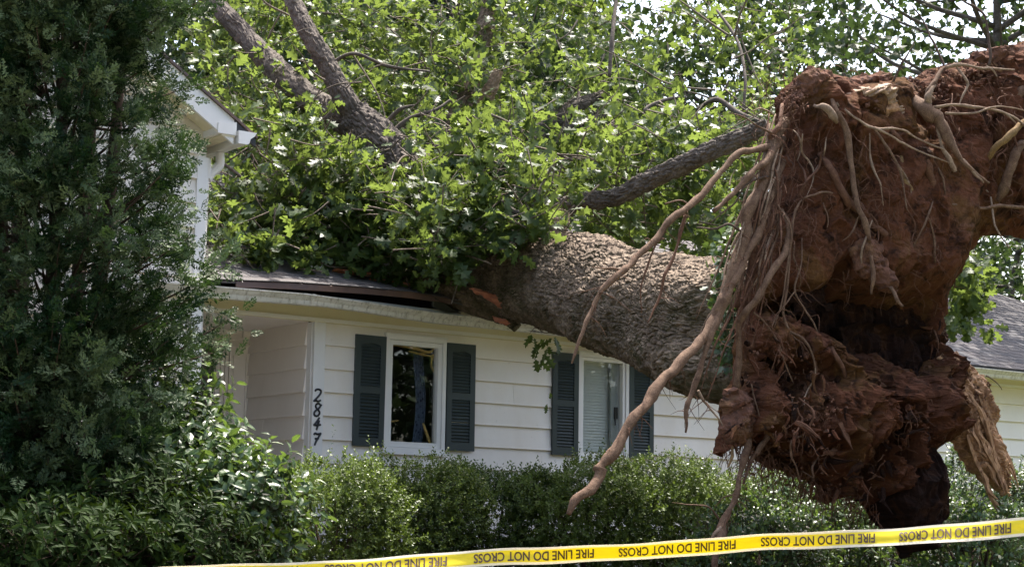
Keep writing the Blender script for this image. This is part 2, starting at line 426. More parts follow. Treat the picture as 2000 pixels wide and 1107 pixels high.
strip('pavement', 2.6, 4.4, 0.06, m_paint('concrete', (0.46, 0.44, 0.40), amount=0.3), 'unseen pale concrete pavement added to bounce light, along the street')  # out of view, added so pale concrete bounces light onto the wall
def walk():
    t_ = np.linspace(0, 1, 40); a_ = np.array([-3.9, 4.2]); b_ = W(-1.0, .1, 0)[:2]
    c_ = a_ + (b_ - a_) * t_[:, None]; V = []
    for k_ in range(40):
        for o_ in (-.55, .55): V.append([c_[k_, 0] + o_, c_[k_, 1], 0])
    V = np.array(V); V[:, 2] = ground_z(V[:, 0], V[:, 1]) + .03
    o = link('path', MB().add(V, quad=[[2 * k_, 2 * k_ + 1, 2 * k_ + 3, 2 * k_ + 2] for k_ in range(39)]).mesh('path', m_paint('path_concrete', (0.50, 0.48, 0.44), amount=0.3)), kind='structure'); o['label'] = 'unseen concrete path added to bounce light, from the street to the porch'  # out of view, put in to bounce light towards the porch
walk()
strip('street', -7.0, 2.2, 0.05, m_paint('asphalt', (0.11, 0.11, 0.112), amount=0.3, dirt=(0.05, 0.05, 0.05), rough=0.85), 'grey asphalt street in front of the lawn')

# ================================================================== house
HW = W(4, -4, 1.1)
house = thing('house', 'white clapboard house numbered 2847 with dark shutters, its eave crushed by the fallen oak', 'house', HW)
ROW0, ROWH = 3.103, 0.2286
ZSOF, ZFRZ = 3.72, 3.56
S_END = 13.2
W1 = (0.52, 1.25, 2.335, 3.49)
W2 = (2.975, 3.685, 2.335, 3.49)

def wall_with_holes(mb, s0, s1, z0, z1, n0, n1, holes):
    ss = sorted(set([s0, s1] + [h[0] for h in holes] + [h[1] for h in holes]))
    for a, b in zip(ss[:-1], ss[1:]):
        hs = [h for h in holes if h[0] <= a + 1e-6 and h[1] >= b - 1e-6]
        if not hs: wbox(mb, a, b, n0, n1, z0, z1)
        else:
            h = hs[0]
            wbox(mb, a, b, n0, n1, z0, h[2]); wbox(mb, a, b, n0, n1, h[3], z1)
HOLES = [(w[0] + 0.03, w[1] - 0.03, w[2] + 0.03, w[3] - 0.03) for w in (W1, W2)]
mb = MB(); wall_with_holes(mb, -0.27, S_END, 0.9, ZSOF - 0.002, -0.12, -0.012, HOLES)
front_wall = link('front_wall', mb.mesh('front_wall', MT['sheath']), house)

def board_mesh(name, m):
    """clapboard 1 x 1: bottom edge proud, top tucked under the next course; scaled when placed"""
    nn = 10; mb = MB()
    x = np.linspace(0, 1, nn)
    prof = [(0.0, -0.012), (0.0, 0.026), (0.010, 0.0285), (0.08, 0.0255), (1.06, -0.004), (1.06, -0.012)]
    V = np.array([[xx, n, z] for xx in x for z, n in prof]); k = len(prof)
    Q = [[i * k + j, (i + 1) * k + j, (i + 1) * k + (j + 1) % k, i * k + (j + 1) % k] for i in range(nn - 1) for j in range(k)]
    mb.add(V, quad=Q, poly=[list(range(k)), [len(V) - 1 - q for q in range(k)]])
    return mb.mesh(name, m)
BOARD = board_mesh('siding_board', MT['siding'])
BOARDC = board_mesh('entry_board', MT['cream'])
def put(name, me, parent, M, **kw):
    o = link(name, me, parent, **kw); o.matrix_basis = M; return o
def c_lo(g): return min(x[0] for x in g) if g else 0
def c_hi(g): return max(x[1] for x in g) if g else 0
def boards(parent, me, s0, s1, n, z_lo, z_hi, holes, limit=None, swap=None):
    k0 = int(math.floor((z_lo - ROW0) / ROWH)); k = k0
    while ROW0 + k * ROWH < z_hi - 0.02:
        z = ROW0 + k * ROWH; zt = min(z + ROWH, z_hi)
        a, b = s0, s1
        if limit: b = min(b, limit(z)); a = max(a, -9.0)
        cuts = [a]; x = a + 1.3 + ((k * 0.618) % 1) * 2.6
        while x < b - 0.5: cuts.append(x); x += 3.6
        cuts.append(b)
        for p, q in zip(cuts[:-1], cuts[1:]):
            segs = [(p, q)]; extra = []
            for h in holes:
                if h[2] < zt - 0.01 and h[3] > z + 0.01:
                    ns = []
                    for (c, d) in segs:
                        if h[1] <= c or h[0] >= d: ns.append((c, d)); continue
                        lo, hi = max(c, h[0]), min(d, h[1])
                        if zt > h[3] + 0.02: extra.append((lo, hi, h[3], zt))
                        if z < h[2] - 0.02: extra.append((lo, hi, z, h[2]))
                        if h[0] > c + 0.02: ns.append((c, h[0]))
                        if h[1] < d - 0.02: ns.append((h[1], d))
                    segs = ns
            for (c, d) in segs:
                if d - c < 0.03: continue
                M = wmat(c + 0.001, n + random.uniform(0, 0.0015), z + random.uniform(-0.0015, 0.0015), d - c - 0.002, 1, (zt - z))
                if swap: M = swap(c, d, z, zt)
                put('siding_board', me, parent, M)
            for c, d, za, zb in extra:
                if d - c > 0.03: put('siding_board', me, parent, wmat(c + 0.001, n, za, d - c - 0.002, 1, zb - za))
        k += 1
CASE = [(w[0] + 0.02, w[1] - 0.02, w[2] + 0.01, w[3] - 0.01) for w in (W1, W2)]
boards(front_wall, BOARD, -0.166, S_END, 0.0, 1.25, ZFRZ, CASE)
# frieze board, soffit, eave underside
mb = MB(); x = np.arange(-1.68, S_END, 1.1)
wbox(mb, -1.68, S_END, 0.004, 0.034, ZFRZ - 0.01, ZSOF - 0.003)
link('frieze_board', mb.mesh('frieze_board', MT['soffit']), house)
mb = MB(); wbox(mb, -1.68, S_END + 0.4, 0.002, 0.40, ZSOF, ZSOF + 0.02)
link('soffit', mb.mesh('soffit', MT['soffit']), house)
mb = MB(); wbox(mb, -1.68, S_END, 0.034, 0.05, ZFRZ - 0.005, ZFRZ + 0.03)
link('frieze_moulding', mb.mesh('frieze_moulding', MT['trim']), house)
# corner post with the house number
mb = MB(); wbox(mb, -0.292, -0.168, -0.05, 0.032, 0.9, ZFRZ - 0.01)
wbox(mb, -0.300, -0.2925, -0.10, -0.012, 0.9, ZFRZ - 0.01)
post = link('corner_board', mb.mesh('corner_board', MT['trim']), house)
STROKES = {
 '2': [[(-.30, .32), (-.22, .45), (0.0, .50), (.22, .42), (.26, .24), (.12, .0), (-.10, -.24), (-.34, -.46)], [(-.34, -.46), (-.12, -.40), (.10, -.46), (.34, -.36)]],
 '8': [[(.26, .34), (.10, .50), (-.14, .46), (-.22, .28), (-.08, .10), (.14, -.06), (.24, -.26), (.08, -.48), (-.18, -.46), (-.28, -.26), (-.14, -.04), (.12, .14), (.26, .34), (.32, .44)]],
 '4': [[(.14, .50), (-.02, .22), (-.20, -.02), (-.34, -.12)], [(-.34, -.12), (-.05, -.12), (.34, -.06)], [(.16, .28), (.08, -.10), (.0, -.50)]],
 '7': [[(-.32, .34), (-.22, .46), (.0, .40), (.34, .48)], [(.34, .48), (.16, .16), (-.02, -.16), (-.14, -.50)], [(-.18, .02), (.0, .04), (.20, .06)]],
}
for ch, (u, v) in zip('2847', ((621, 772), (620.5, 800), (620, 827), (619, 857))):
    s, z = hit(u, v, 0.04); mb = MB()
    for st in STROKES[ch]:
        st = np.array(st); pts = W(s + st[:, 0] * 0.115 + st[:, 1] * 0.012, 0.036, z + st[:, 1] * 0.122)
        r = 0.0082 * (1 + 0.35 * np.sin(np.linspace(0.4, 2.7, len(st))))
        tube(mb, pts, r, 6, n=26)
    link('house_number', mb.mesh('house_number', MT['black']), house, label='black painted digit %s on the corner board' % ch)

# ---- entry alcove
NA = -1.285; SA = -0.30
mb = MB(); wbox(mb, SA + 0.003, SA + 0.06, NA, -0.125, 0.9, ZFRZ)
side = link('entry_side_wall', mb.mesh('entry_side_wall', MT['sheath']), house)
def swap(c, d, z, zt):   # turn the board onto the plane s = SA, its face to -s
    p = W(SA, c, z)
    R3 = Matrix([[N[0], -D[0], 0, 0], [N[1], -D[1], 0, 0], [0, 0, 1, 0], [0, 0, 0, 1]])
    return Matrix.Translation(Vector([float(q) for q in p])) @ R3 @ Matrix.Diagonal((d - c, 0.9, zt - z, 1))
k = -8
while ROW0 + k * ROWH < ZFRZ - 0.02:
    z = ROW0 + k * ROWH; zt = min(z + ROWH, ZFRZ)
    put('siding_board', BOARDC, side, swap(NA + 0.0, -0.94 if k % 2 else -0.10, z, zt))
    if k % 2: put('siding_board', BOARDC, side, swap(-0.936, -0.10, z, zt))
    k += 1
mb = MB(); wbox(mb, -1.9, SA, NA - 0.1, 0.0, ZFRZ + 0.0, ZFRZ + 0.03)
link('entry_ceiling', mb.mesh('entry_ceiling', MT['cream']), house)
mb = MB(); wbox(mb, -3.2, SA + 0.05, NA - 0.12, NA - 0.002, 0.9, ZFRZ)
back = link('entry_back_wall', mb.mesh('entry_back_wall', MT['cream']), house)
mb = MB(); wbox(mb, -3.2, SA, NA, 0.9, 0.95, 1.22)
link('porch_floor', mb.mesh('porch_floor', m_paint('porch_concrete', (0.60, 0.57, 0.53), amount=0.2)), house)
def panel_frame(mb, s0, s1, z0, z1, n, w=0.022, t=0.018):
    wbox(mb, s0, s1, n, n + t, z0, z0 + w); wbox(mb, s0, s1, n, n + t, z1 - w, z1)
    wbox(mb, s0, s0 + w, n, n + t, z0 + w, z1 - w); wbox(mb, s1 - w, s1, n, n + t, z0 + w, z1 - w)
    wbox(mb, s0 + 2.2 * w, s1 - 2.2 * w, n, n + t * 0.6, z0 + 2.2 * w, z1 - 2.2 * w)
h = lambda u, v: hit(u, v, NA)
sR = h(487, 700)[0]
mb = MB()
zt0 = h(450, 668)[1]; zt1 = h(450, 612)[1]
a = h(424, 640)[0]; b = h(478, 640)[0]
panel_frame(mb, a, b, h(450, 662)[1], h(450, 617)[1], NA)
a2 = h(372, 640)[0]; b2 = h(412, 640)[0]
panel_frame(mb, a2, b2, h(395, 658)[1], h(395, 619)[1], NA)
wbox(mb, h(380, 670)[0], sR - 0.004, NA, NA + 0.03, zt0 - 0.035, zt0 - 0.012)
pl = h(419, 740)[0]
for q in (0.0, 0.055, 0.105, 0.15):
    wbox(mb, pl + q, pl + q + 0.032, NA, NA + 0.022, 1.22, zt0 - 0.036)
panel_frame(mb, h(449, 740)[0], h(481, 740)[0], 1.7, h(460, 688)[1], NA, 0.014, 0.014)
link('door_surround', mb.mesh('door_surround', MT['cream']), house)
mb = MB(); d0, d1 = pl - 0.95, pl - 0.015
wbox(mb, d0, d1, NA, NA + 0.012, 1.22, zt0 - 0.04)
door = link('front_door', mb.mesh('front_door', m_paint('door_paint', (0.10, 0.09, 0.08), amount=0.2)), house)
mb = MB(); wbox(mb, d0 + 0.12, d1 - 0.12, NA + 0.0125, NA + 0.018, 2.0, zt0 - 0.18)
link('door_pane', mb.mesh('door_pane', MT['glass']), door)
mb = MB(); tube(mb, [W(d1 - 0.07, NA + 0.012, 2.15), W(d1 - 0.07, NA + 0.06, 2.15)], [0.02, 0.028], 10)
link('door_knob', mb.mesh('door_knob', MT['gutter']), door)

# ---- room behind the windows (closed, dim)
mb = MB(); s0, s1, nb, z0, z1 = -0.2, 4.6, -3.4, 1.3, 3.66
wbox(mb, s0, s1, nb - 0.1, nb, z0, z1); wbox(mb, s0 - 0.05, s0, nb, -0.125, z0, z1); wbox(mb, s1, s1 + 0.1, nb, -0.125, z0, z1)
wbox(mb, s0, s1, nb, -0.125, z0 - 0.1, z0); wbox(mb, s0, s1, nb, -0.125, z1, z1 + 0.05)
link('room', mb.mesh('room', MT['interior']), house)

# ---- windows
def window_frame(w, cas=0.042, t=0.045):
    s0, s1, z0, z1 = w; mb = MB()
    for n0, n1, i in ((-0.10, t, 0.0),):
        wbox(mb, s0, s0 + cas, n0, n1, z0, z1); wbox(mb, s1 - cas, s1, n0, n1, z0, z1)
        wbox(mb, s0 + cas, s1 - cas, n0, n1, z1 - cas, z1); wbox(mb, s0 + cas, s1 - cas, n0, n1, z0, z0 + cas)
    wbox(mb, s0 - 0.012, s1 + 0.012, -0.05, t + 0.012, z0 - 0.03, z0 - 0.001)
    wbox(mb, s0 - 0.006, s1 + 0.006, 0.0, t + 0.01, z1 + 0.001, z1 + 0.018)
    return mb
def sash(s0, s1, z0, z1, b, n0=-0.05, n1=0.028, bl=None):
    mb = MB(); bl = bl or b
    wbox(mb, s0, s0 + bl, n0, n1, z0, z1); wbox(mb, s1 - b, s1, n0, n1, z0, z1)
    wbox(mb, s0 + bl, s1 - b, n0, n1, z1 - b, z1); wbox(mb, s0 + bl, s1 - b, n0, n1, z0, z0 + b * 1.15)
    return mb
def pane(s0, s1, z0, z1, n=-0.022):
    mb = MB(); wbox(mb, s0, s1, n, n + 0.004, z0, z1); return mb
c = 0.042
win = link('window', window_frame(W1).mesh('window', MT['trim']), house, label='window with dark glass showing broken wood inside')
link('sash', sash(W1[0] + c + .003, W1[1] - c - .003, W1[2] + c + .003, W1[3] - c - .003, 0.046).mesh('sash', MT['trim']), win)
link('pane', pane(W1[0] + 0.085, W1[1] - 0.085, W1[2] + 0.085, W1[3] - 0.085).mesh('pane', MT['glass']), win)
mb = MB(); wbox(mb, W1[1] - 0.13, W1[1] - 0.112, -0.06, -0.035, 2.86, 3.0); link('latch', mb.mesh('latch', MT['black']), win)
win2 = link('window', window_frame(W2).mesh('window', MT['trim']), house, label='window with a white blind lowered behind its glass')
link('sash', sash(W2[0] + c + .003, W2[1] - c - .003, W2[2] + c + .003, W2[3] - c - .003, 0.034).mesh('sash', MT['trim']), win2)
link('pane', pane(W2[0] + 0.075, W2[1] - 0.075, W2[2] + 0.075, W2[3] - 0.075).mesh('pane', MT['glass']), win2)
mb = MB(); wbox(mb, W2[1] - 0.20, W2[1] - 0.08, -0.055, -0.030, W2[2] + 0.08, W2[3] - 0.08)
link('jamb_strip', mb.mesh('jamb_strip', m_paint('grey_vinyl', (0.36, 0.38, 0.38), amount=0.2)), win2)
mb = MB(); wbox(mb, W2[1] - 0.155, W2[1] - 0.115, -0.0295, -0.010, 2.80, 2.93); tube(mb, [W(W2[1] - .15, -0.01, 2.80), W(W2[1] - .155, -0.005, 2.73)], 0.008, 6)
link('latch', mb.mesh('latch', MT['black']), win2)
# blind: things hung in the window
blind = thing('window_blind', 'white slatted blind lowered inside the window under the trunk', 'blind', W(3.3, -0.11, 3.4))
mb = MB(); wbox(mb, W2[0] + 0.06, W2[1] - 0.10, -0.125, -0.085, W2[3] - 0.10, W2[3] - 0.065); link('head_rail', mb.mesh('head_rail', MT['blind']), blind)
mb = MB(); x = np.linspace(0, 1, 2)
V = np.array([[a, b, z] for a in (0, 1) for b, z in ((-0.008, 0.018), (0.002, 0.003), (0.010, -0.017))])
SL = mb.add(V, quad=[[0, 1, 4, 3], [1, 2, 5, 4]]).mesh('slat', MT['blind'])
nb_ = 31
for i in range(nb_):
    z = W2[2] + 0.09 + (W2[3] - W2[2] - 0.20) * i / (nb_ - 1)
    put('slat', SL, blind, wmat(W2[0] + 0.065, -0.10 + random.uniform(-.001, .001), z, W2[1] - W2[0] - 0.17, 1, 1))
# curtain and broken ceiling inside the first window
cb = MB(); ss = np.linspace(0, 1, 40); zz = np.linspace(2.30, 3.35, 12)
S, ZZ = np.meshgrid(ss, zz); V = W(1.02 + 0.11 * S + .025 * np.sin(ZZ * 5), -0.20 + 0.022 * np.sin(S * 26), ZZ).reshape(-1, 3)
i = np.arange(11)[:, None] * 40 + np.arange(39)[None]
m, nt, out = mat('curtain_cloth'); p = pos_n(nt); vo = nd(nt, 'ShaderNodeTexVoronoi'); vo.inputs['Scale'].default_value = 26; nt.links.new(p, vo.inputs['Vector'])
pbsdf(nt, out, ramp_n(nt, vo.outputs['Distance'], [(0.15, (0.03, 0.035, 0.08)), (0.5, (0.16, 0.20, 0.30))]), 0.9)
cu = link('curtain', cb.add(V, quad=np.stack([i, i + 1, i + 41, i + 40], -1).reshape(-1, 4)).mesh('curtain', m, True))
cu['label'] = 'blue patterned curtain hanging inside the left window'; cu['category'] = 'curtain'
mb = MB()
def wp(u, v, n): s, z = hit(u, v, n); return W(s, n, z)
for pts_, rr_ in (([(762, 672), (800, 677), (838, 688), (852, 672)], [.012, .020, .015, .004]), ([(798, 686), (830, 693), (862, 700)], [.008, .013, .004]), ([(846, 692), (842, 712), (850, 732), (853, 744)], [.012, .010, .008, .003]),
                  ([(826, 826), (834, 848), (842, 872)], [.010, .018, .010]), ([(760, 823), (778, 821)], [.010, .006])):
    tube(mb, [wp(u_, v_, -.055) for u_, v_ in pts_], rr_, 6, n=24, bump=.35, freq=30)
link('splintered_board', mb.mesh('splintered_board', MT['splinter']), house)

# ---- shutters
def shutter_frame(w, hgt):
    mb = MB(); st = 0.062; mid = hgt * 0.505
    def bx(s0, s1, n0, n1, z0, z1): box8(mb, np.array([[s, n, z] for s in (s0, s1) for n in (n0, n1) for z in (z0, z1)]))
    bx(0, st, 0, .03, 0, hgt); bx(w - st, w, 0, .03, 0, hgt)
    bx(st, w - st, 0, .03, 0, .085); bx(st, w - st, 0, .03, mid - .035, mid + .035)
    # arched top rail
    k = 9; xs = np.linspace(st, w - st, k); arch = hgt - 0.075 + 0.028 * np.sin(np.linspace(0, np.pi, k)) - 0.028
    V = []; 
    for xx, zz in zip(xs, arch): V += [[xx, 0, zz], [xx, .03, zz], [xx, .03, hgt], [xx, 0, hgt]]
    Q = [[i * 4 + j, (i + 1) * 4 + j, (i + 1) * 4 + (j + 1) % 4, i * 4 + (j + 1) % 4] for i in range(k - 1) for j in range(4)]
    mb.add(V, quad=Q); bx(st, w - st, 0, .006, .085, hgt - .075)
    return mb.mesh('shutter', MT['shutter'])
def shutter_slat(w):
    L = w - 0.124; mb = MB()
    V = [[a, n, z] for a in (0, L) for n, z in ((.007, .016), (.010, .018), (.027, -.006), (.024, -.009))]
    mb.add(V, quad=[[0, 4, 5, 1], [1, 5, 6, 2], [2, 6, 7, 3], [3, 7, 4, 0]], poly=[[0, 1, 2, 3], [7, 6, 5, 4]])
    return mb.mesh('slat', MT['shutter'])
SW, SH = 0.350, 1.095
SF, SS = shutter_frame(SW, SH), shutter_slat(SW)
for s0, z0, tilt, lab in ((0.165, 2.372, 0.006, None), (1.262, 2.368, -0.004, None), (2.622, 2.374, 0.0, None), (3.690, 2.374, 0.0, None)):
    M = wmat(s0, 0.022, z0) @ Matrix.Rotation(tilt, 4, 'Y')
    sh = put('shutter', SF, house, M)
    for lo, hi, cnt in ((0.085, SH * .505 - .035, 13), (SH * .505 + .035, SH - .095, 13)):
        for i in range(cnt):
            put('slat', SS, sh, Matrix.Translation((0.062, 0, lo + (hi - lo) * (i + .5) / cnt)) @ Matrix.Rotation(random.uniform(-.06, .06), 4, 'X'))

# ---- gutter
NG = 0.53
gt = [(300, 549), (450, 561), (600, 573.5), (700, 588), (800, 603), (860, 612), (950, 622), (1020, 631), (1100, 640)]
gb = [(300, 572), (443, 583), (635, 597.5), (700, 606), (800, 622), (860, 630.5), (950, 639), (1020, 646), (1100, 655)]
GT = np.array([hit(u, v, NG) for u, v in gt]); GB = np.array([hit(u, v, NG) for u, v in gb])
gr = [hit(1895, 716, NG), hit(2000, 727, NG)]; grb = [hit(1924, 725, NG), hit(2000, 739, NG)]
zr_t = np.mean([g[1] for g in gr]); zr_b = np.mean([g[1] for g in grb])
def gutter_prof(s):
    zt = np.interp(s, list(GT[:, 0]) + [5.5], list(GT[:, 1]) + [zr_t]); zb = np.interp(s, list(GB[:, 0]) + [5.5], list(GB[:, 1]) + [zr_t - 0.10])
    return zt, zb
def gutter_mesh(mb, s0, s1, cnt):
    S = np.linspace(s0, s1, cnt); V = []
    for s in S:
        zt, zb = gutter_prof(s); h_ = zt - zb
        for n, f in ((.425, 0.94), (.425, .03), (.432, 0.0), (.49, 0.0), (.497, .12), (.505, .42), (.522, .62), (.533, .80), (.536, .86), (.546, .87), (.546, 1.0), (.536, 1.0), (.534, .93), (.43, .93)):
            V.append(W(s, n, zb + f * h_))
    k = 14; V = np.array(V)
    Q = [[i * k + j, (i + 1) * k + j, (i + 1) * k + (j + 1) % k, i * k + (j + 1) % k] for i in range(cnt - 1) for j in range(k)]
    mb.add(V, quad=Q, poly=[list(range(k)), [len(V) - 1 - q for q in range(k)]])
mb = MB(); gutter_mesh(mb, -2.2, 2.55, 60)
gut = link('gutter', mb.mesh('gutter', MT['gutter']), house, label='sagging bent white gutter under the crushed eave')
for u in (612, 795, 855, 885, 955):
    s = np.interp(u, [g[0] for g in gt], GT[:, 0]); mb = MB(); zt, zb = gutter_prof(s)
    V = []
    for ds in (-.018, .018):
        for n, z in ((.50, zb - .002), (.5265, zb + .6 * (zt - zb)), (.5505, zb + .87 * (zt - zb)), (.5505, zt + .003), (.5355, zt + .003), (.495, zb + .1)): V.append(W(s + ds, n, z))
    mb.add(V, quad=[[j, 6 + j, 7 + j, j + 1] for j in range(4)])
    link('gutter_seam', mb.mesh('gutter_seam', MT['gutter']), gut)
mb = MB(); gutter_mesh(mb, 3.4, S_END, 40)
link('gutter', mb.mesh('gutter', MT['gutter']), house, label='straight white gutter at the right end of the house')
# ---- main roof
PITCH = 0.47; NL = 0.50
re = [(300, 541), (465, 549), (560, 552), (700, 561), (800, 570.5), (860, 579)]
RE = np.array([hit(u, v, NL) for u, v in re])
ZR = zr_t + 0.025
def lip_z(s):
    return np.interp(s, list(RE[:, 0]) + [RE[-1, 0] + .25, 1.95, 3.0, 4.5, 6.0], list(RE[:, 1]) + [RE[-1, 1] - .03, ZR - .10, ZR - 0.10, ZR - .03, ZR])
def roof_z(s, mm):
    base = ZR + PITCH * mm
    return base + (lip_z(s) - ZR) * np.exp(-mm / 1.1) - 0.16 * np.exp(-((s - 1.5) / 1.3) ** 2 - ((mm - 2.0) / 1.2) ** 2)
# fascia behind the gutter
mb = MB(); S = np.linspace(-1.68, S_END, 60); V = []
for s in S:
    zt, zb = gutter_prof(s)
    for n in (.40, .422):
        for z in (ZSOF - 0.02, zt + max(.012, .42 * (float(lip_z(s)) - .062 - zt)) if s < 2.2 else zt + .02): V.append(W(s, n, z))
k = 4; Q = [[i * k + a, (i + 1) * k + a, (i + 1) * k + b, i * k + b] for i in range(59) for a, b in ((0, 1), (1, 3), (3, 2), (2, 0))]
link('fascia_board', mb.add(V, quad=Q).mesh('fascia_board', MT['fascia']), house)

MRIDGE = 4.3
S_HIP = 12.0
def hip_s(mm): return S_HIP + 0.55 - mm * 1.0 + 0.0
def solve_hip():
    """where the photographed hip line lies on the roof plane"""
    out = []
    for u, v in ((1941, 570), (2000, 603.5)):
        r = ray(u, v); a0 = toW(CAM)
        # z = ZR + PITCH*(NL - n)
        rn = float(r @ N); rz = float(r[2]); n0 = float((CAM - P0) @ N)
        t = (ZR + PITCH * (NL - n0) - CAM[2]) / (rz + PITCH * rn)
        s, n, z = toW(CAM + r * t); out.append((float(s), float(NL - n), float(z)))
    return out
HIP = solve_hip(); print('HIP', HIP)
hk = (HIP[1][0] - HIP[0][0]) / (HIP[1][1] - HIP[0][1])
def hip_s(mm): return HIP[0][0] + (mm - HIP[0][1]) * max(-2.0, min(-0.5, hk))
mb = MB(); S = np.linspace(0, 1, 90); Mm = np.linspace(0, MRIDGE, 24); V = []
for top in (0, 1):
    for mm in Mm:
        s1 = hip_s(mm); s = -1.67 + (s1 + 1.67) * S
        V.append(W(s, NL - mm, roof_z(s, mm) - (0.022 if top == 0 else 0.0)))
V = np.concatenate(V); ns, nm = 90, 24
i = np.arange(nm - 1)[:, None] * ns + np.arange(ns - 1)[None]
q = np.stack([i, i + 1, i + ns + 1, i + ns], -1).reshape(-1, 4); off = ns * nm
Q = [q[:, ::-1], q + off]
for e in (np.arange(ns - 1), (nm - 1) * ns + np.arange(ns - 1)): Q.append(np.stack([e, e + 1, e + 1 + off, e + off], -1))
for e in (np.arange(nm - 1) * ns, np.arange(nm - 1) * ns + ns - 1): Q.append(np.stack([e, e + ns, e + ns + off, e + off], -1))
roof = link('roof', mb.add(V, quad=np.concatenate(Q)).mesh('roof', MT['shingle']), house)
# hip end, back slope and back wall close the house
A = W(hip_s(0), NL, ZR); B = W(hip_s(MRIDGE), NL - MRIDGE, ZR + PITCH * MRIDGE - .004); nbk = NL - 2 * MRIDGE
Cc = W(hip_s(0), nbk, ZR); Dd = W(-1.67, nbk, ZR); E_ = W(-1.67, NL - MRIDGE, ZR + PITCH * MRIDGE - .004)
A2 = A + [0, 0, -.004]
link('back_roof', MB().add([A2, Cc, B, Dd, E_], poly=[[0, 1, 2], [1, 3, 4, 2]]).mesh('back_roof', MT['shingle']), house)
mb = MB(); wbox(mb, S_END - .1, S_END, nbk + .5, -0.125, 0.9, ZR); wbox(mb, -1.6, S_END - .1, nbk + .4, nbk + .5, 0.9, ZR)
link('rear_wall', mb.mesh('rear_wall', MT['siding']), house)
# shingles, one by one where they show; the rest joined
shl = MB(); th = 0.0075
V = np.array([[a, b, c_] for a in (0, 1) for b in (0, 1) for c_ in (0, 1)], float)
V[:, 0] = V[:, 0] * 1.0; shl.add([[v[0], v[1], v[2]] for v in V], quad=BOXQ)
SHM = shl.mesh('shingle', MT['shingle'])
def shingle_mat(s, mm, w, hgt):
    e = 0.02
    p = W(s, NL - mm, roof_z(s, mm)); ps = W(s + e, NL - mm, roof_z(s + e, mm)); pm = W(s, NL - mm - e, roof_z(s, mm + e))
    xs = (ps - p) / e; ym = (pm - p) / e; nn = unit(np.cross(xs, ym))
    p = p + nn * (0.010)
    ym2 = ym - nn * 0.045                        # tail lies on the course above
    M = Matrix([[xs[0] * w, ym2[0] * hgt, nn[0] * th, p[0]], [xs[1] * w, ym2[1] * hgt, nn[1] * th, p[1]], [xs[2] * w, ym2[2] * hgt, nn[2] * th, p[2]], [0, 0, 0, 1]])
    return M
cand = []
EXPO, WID = 0.130, 0.31
for j in range(int(MRIDGE / EXPO)):
    mm = j * EXPO - 0.012; s = -1.67 + (j % 2) * WID * .5 + random.uniform(0, .04)
    while s + WID < hip_s(mm + .13):
        big = (8.6 < s < 11.6 and mm < 2.5) or (-1.3 < s < 2.2 and mm < 0.75)
        cand.append((0 if big else 1, mm, s + random.uniform(-.004, .004))); s += WID
vis = [c_ for c_ in cand if c_[0] == 0]; vis.sort(key=lambda c_: (c_[1])); vis = vis[:300]
vs = set(vis); rest = MB()
for c_ in cand:
    M = shingle_mat(c_[2], c_[1] + random.uniform(-.003, .003), WID - .006, 0.15)
    if c_ in vs: put('shingle', SHM, roof, M)
    else:
        A_ = np.array(M); rest.add(V @ A_[:3, :3].T + A_[:3, 3], quad=BOXQ)
link('shingles', rest.mesh('shingles', MT['shingle']), roof, kind='stuff')
# drip edge lifted off the fascia
mb = MB(); S = np.linspace(-1.4, RE[-1, 0] + .12, 40); V = []
for s in S:
    z = lip_z(s); wob = 0.006 * math.sin(s * 9)
    for n, dz in ((NL + .004, .002), (NL + .012 + wob, -.010), (NL + .014 + wob, -.058), (NL + .002, -.062), (NL - .004, -.02)): V.append(W(s, n, z + dz))
k = 5; Q = [[i * k + j, (i + 1) * k + j, (i + 1) * k + (j + 1) % k, i * k + (j + 1) % k] for i in range(39) for j in range(k)]
link('drip_edge', mb.add(V, quad=Q).mesh('drip_edge', MT['flash']), house, label='brown metal drip edge pried up from the fascia')
mb = MB(); S = np.linspace(6.0, hip_s(0), 20); V = []
for s in S:
    z = lip_z(s)
    for n, dz in ((NL + .004, .002), (NL + .012, -.008), (NL + .012, -.03), (NL - .004, -.03)): V.append(W(s, n, z + dz))
k = 4; Q = [[i * k + j, (i + 1) * k + j, (i + 1) * k + (j + 1) % k, i * k + (j + 1) % k] for i in range(19) for j in range(k)]
link('drip_edge', mb.add(V, quad=Q).mesh('drip_edge', MT['black']), house)
# torn sheet metal beside the trunk
mb = MB()
q = [wp(842, 580, .5), wp(850, 581, .52), wp(884, 603, .52), wp(902, 612, .5), wp(873, 609, .5), wp(846, 599, .5)]
q = np.array(q); q2 = q + N * -0.03
mb.add(np.vstack([q, q2]), poly=[list(range(6)), list(range(11, 5, -1))], quad=[[i, (i + 1) % 6, 6 + (i + 1) % 6, 6 + i] for i in range(6)])
link('torn_flashing', mb.mesh('torn_flashing', MT['black']), house)

# boards snapped off the roof edge, a curled strip of roofing felt
for (u0, v0, d0), (u1, v1, d1), w_ in (((598, 480, 17.5), (604, 426, 17.4), .045), ((720, 546, 17.0), (812, 560, 17.15), .03), ((655, 528, 16.95), (735, 538, 17.0), .022), ((868, 590, 17.35), (912, 604, 17.3), .03)):
    a_, b_ = P(u0, v0, d0), P(u1, v1, d1); t_ = unit(b_ - a_); e1 = unit(np.cross(t_, [.2, .5, .84])); e2 = np.cross(t_, e1); mb = MB()
    box8(mb, np.array([q_ + e1 * x_ * w_ + e2 * y_ * w_ * .45 + (t_ * random.uniform(-.05, .05)) for q_ in (a_, b_) for x_ in (-1, 1) for y_ in (-1, 1)]))
    link('broken_board', mb.mesh('broken_board', MT['redwood']), house)
mb = MB(); X_, Y_ = np.meshgrid(np.linspace(0, 1, 8), np.linspace(0, 1, 6))
c4 = [P(584, 514, 17.05), P(632, 518, 17.1), P(588, 531, 16.85), P(628, 531, 16.9)]
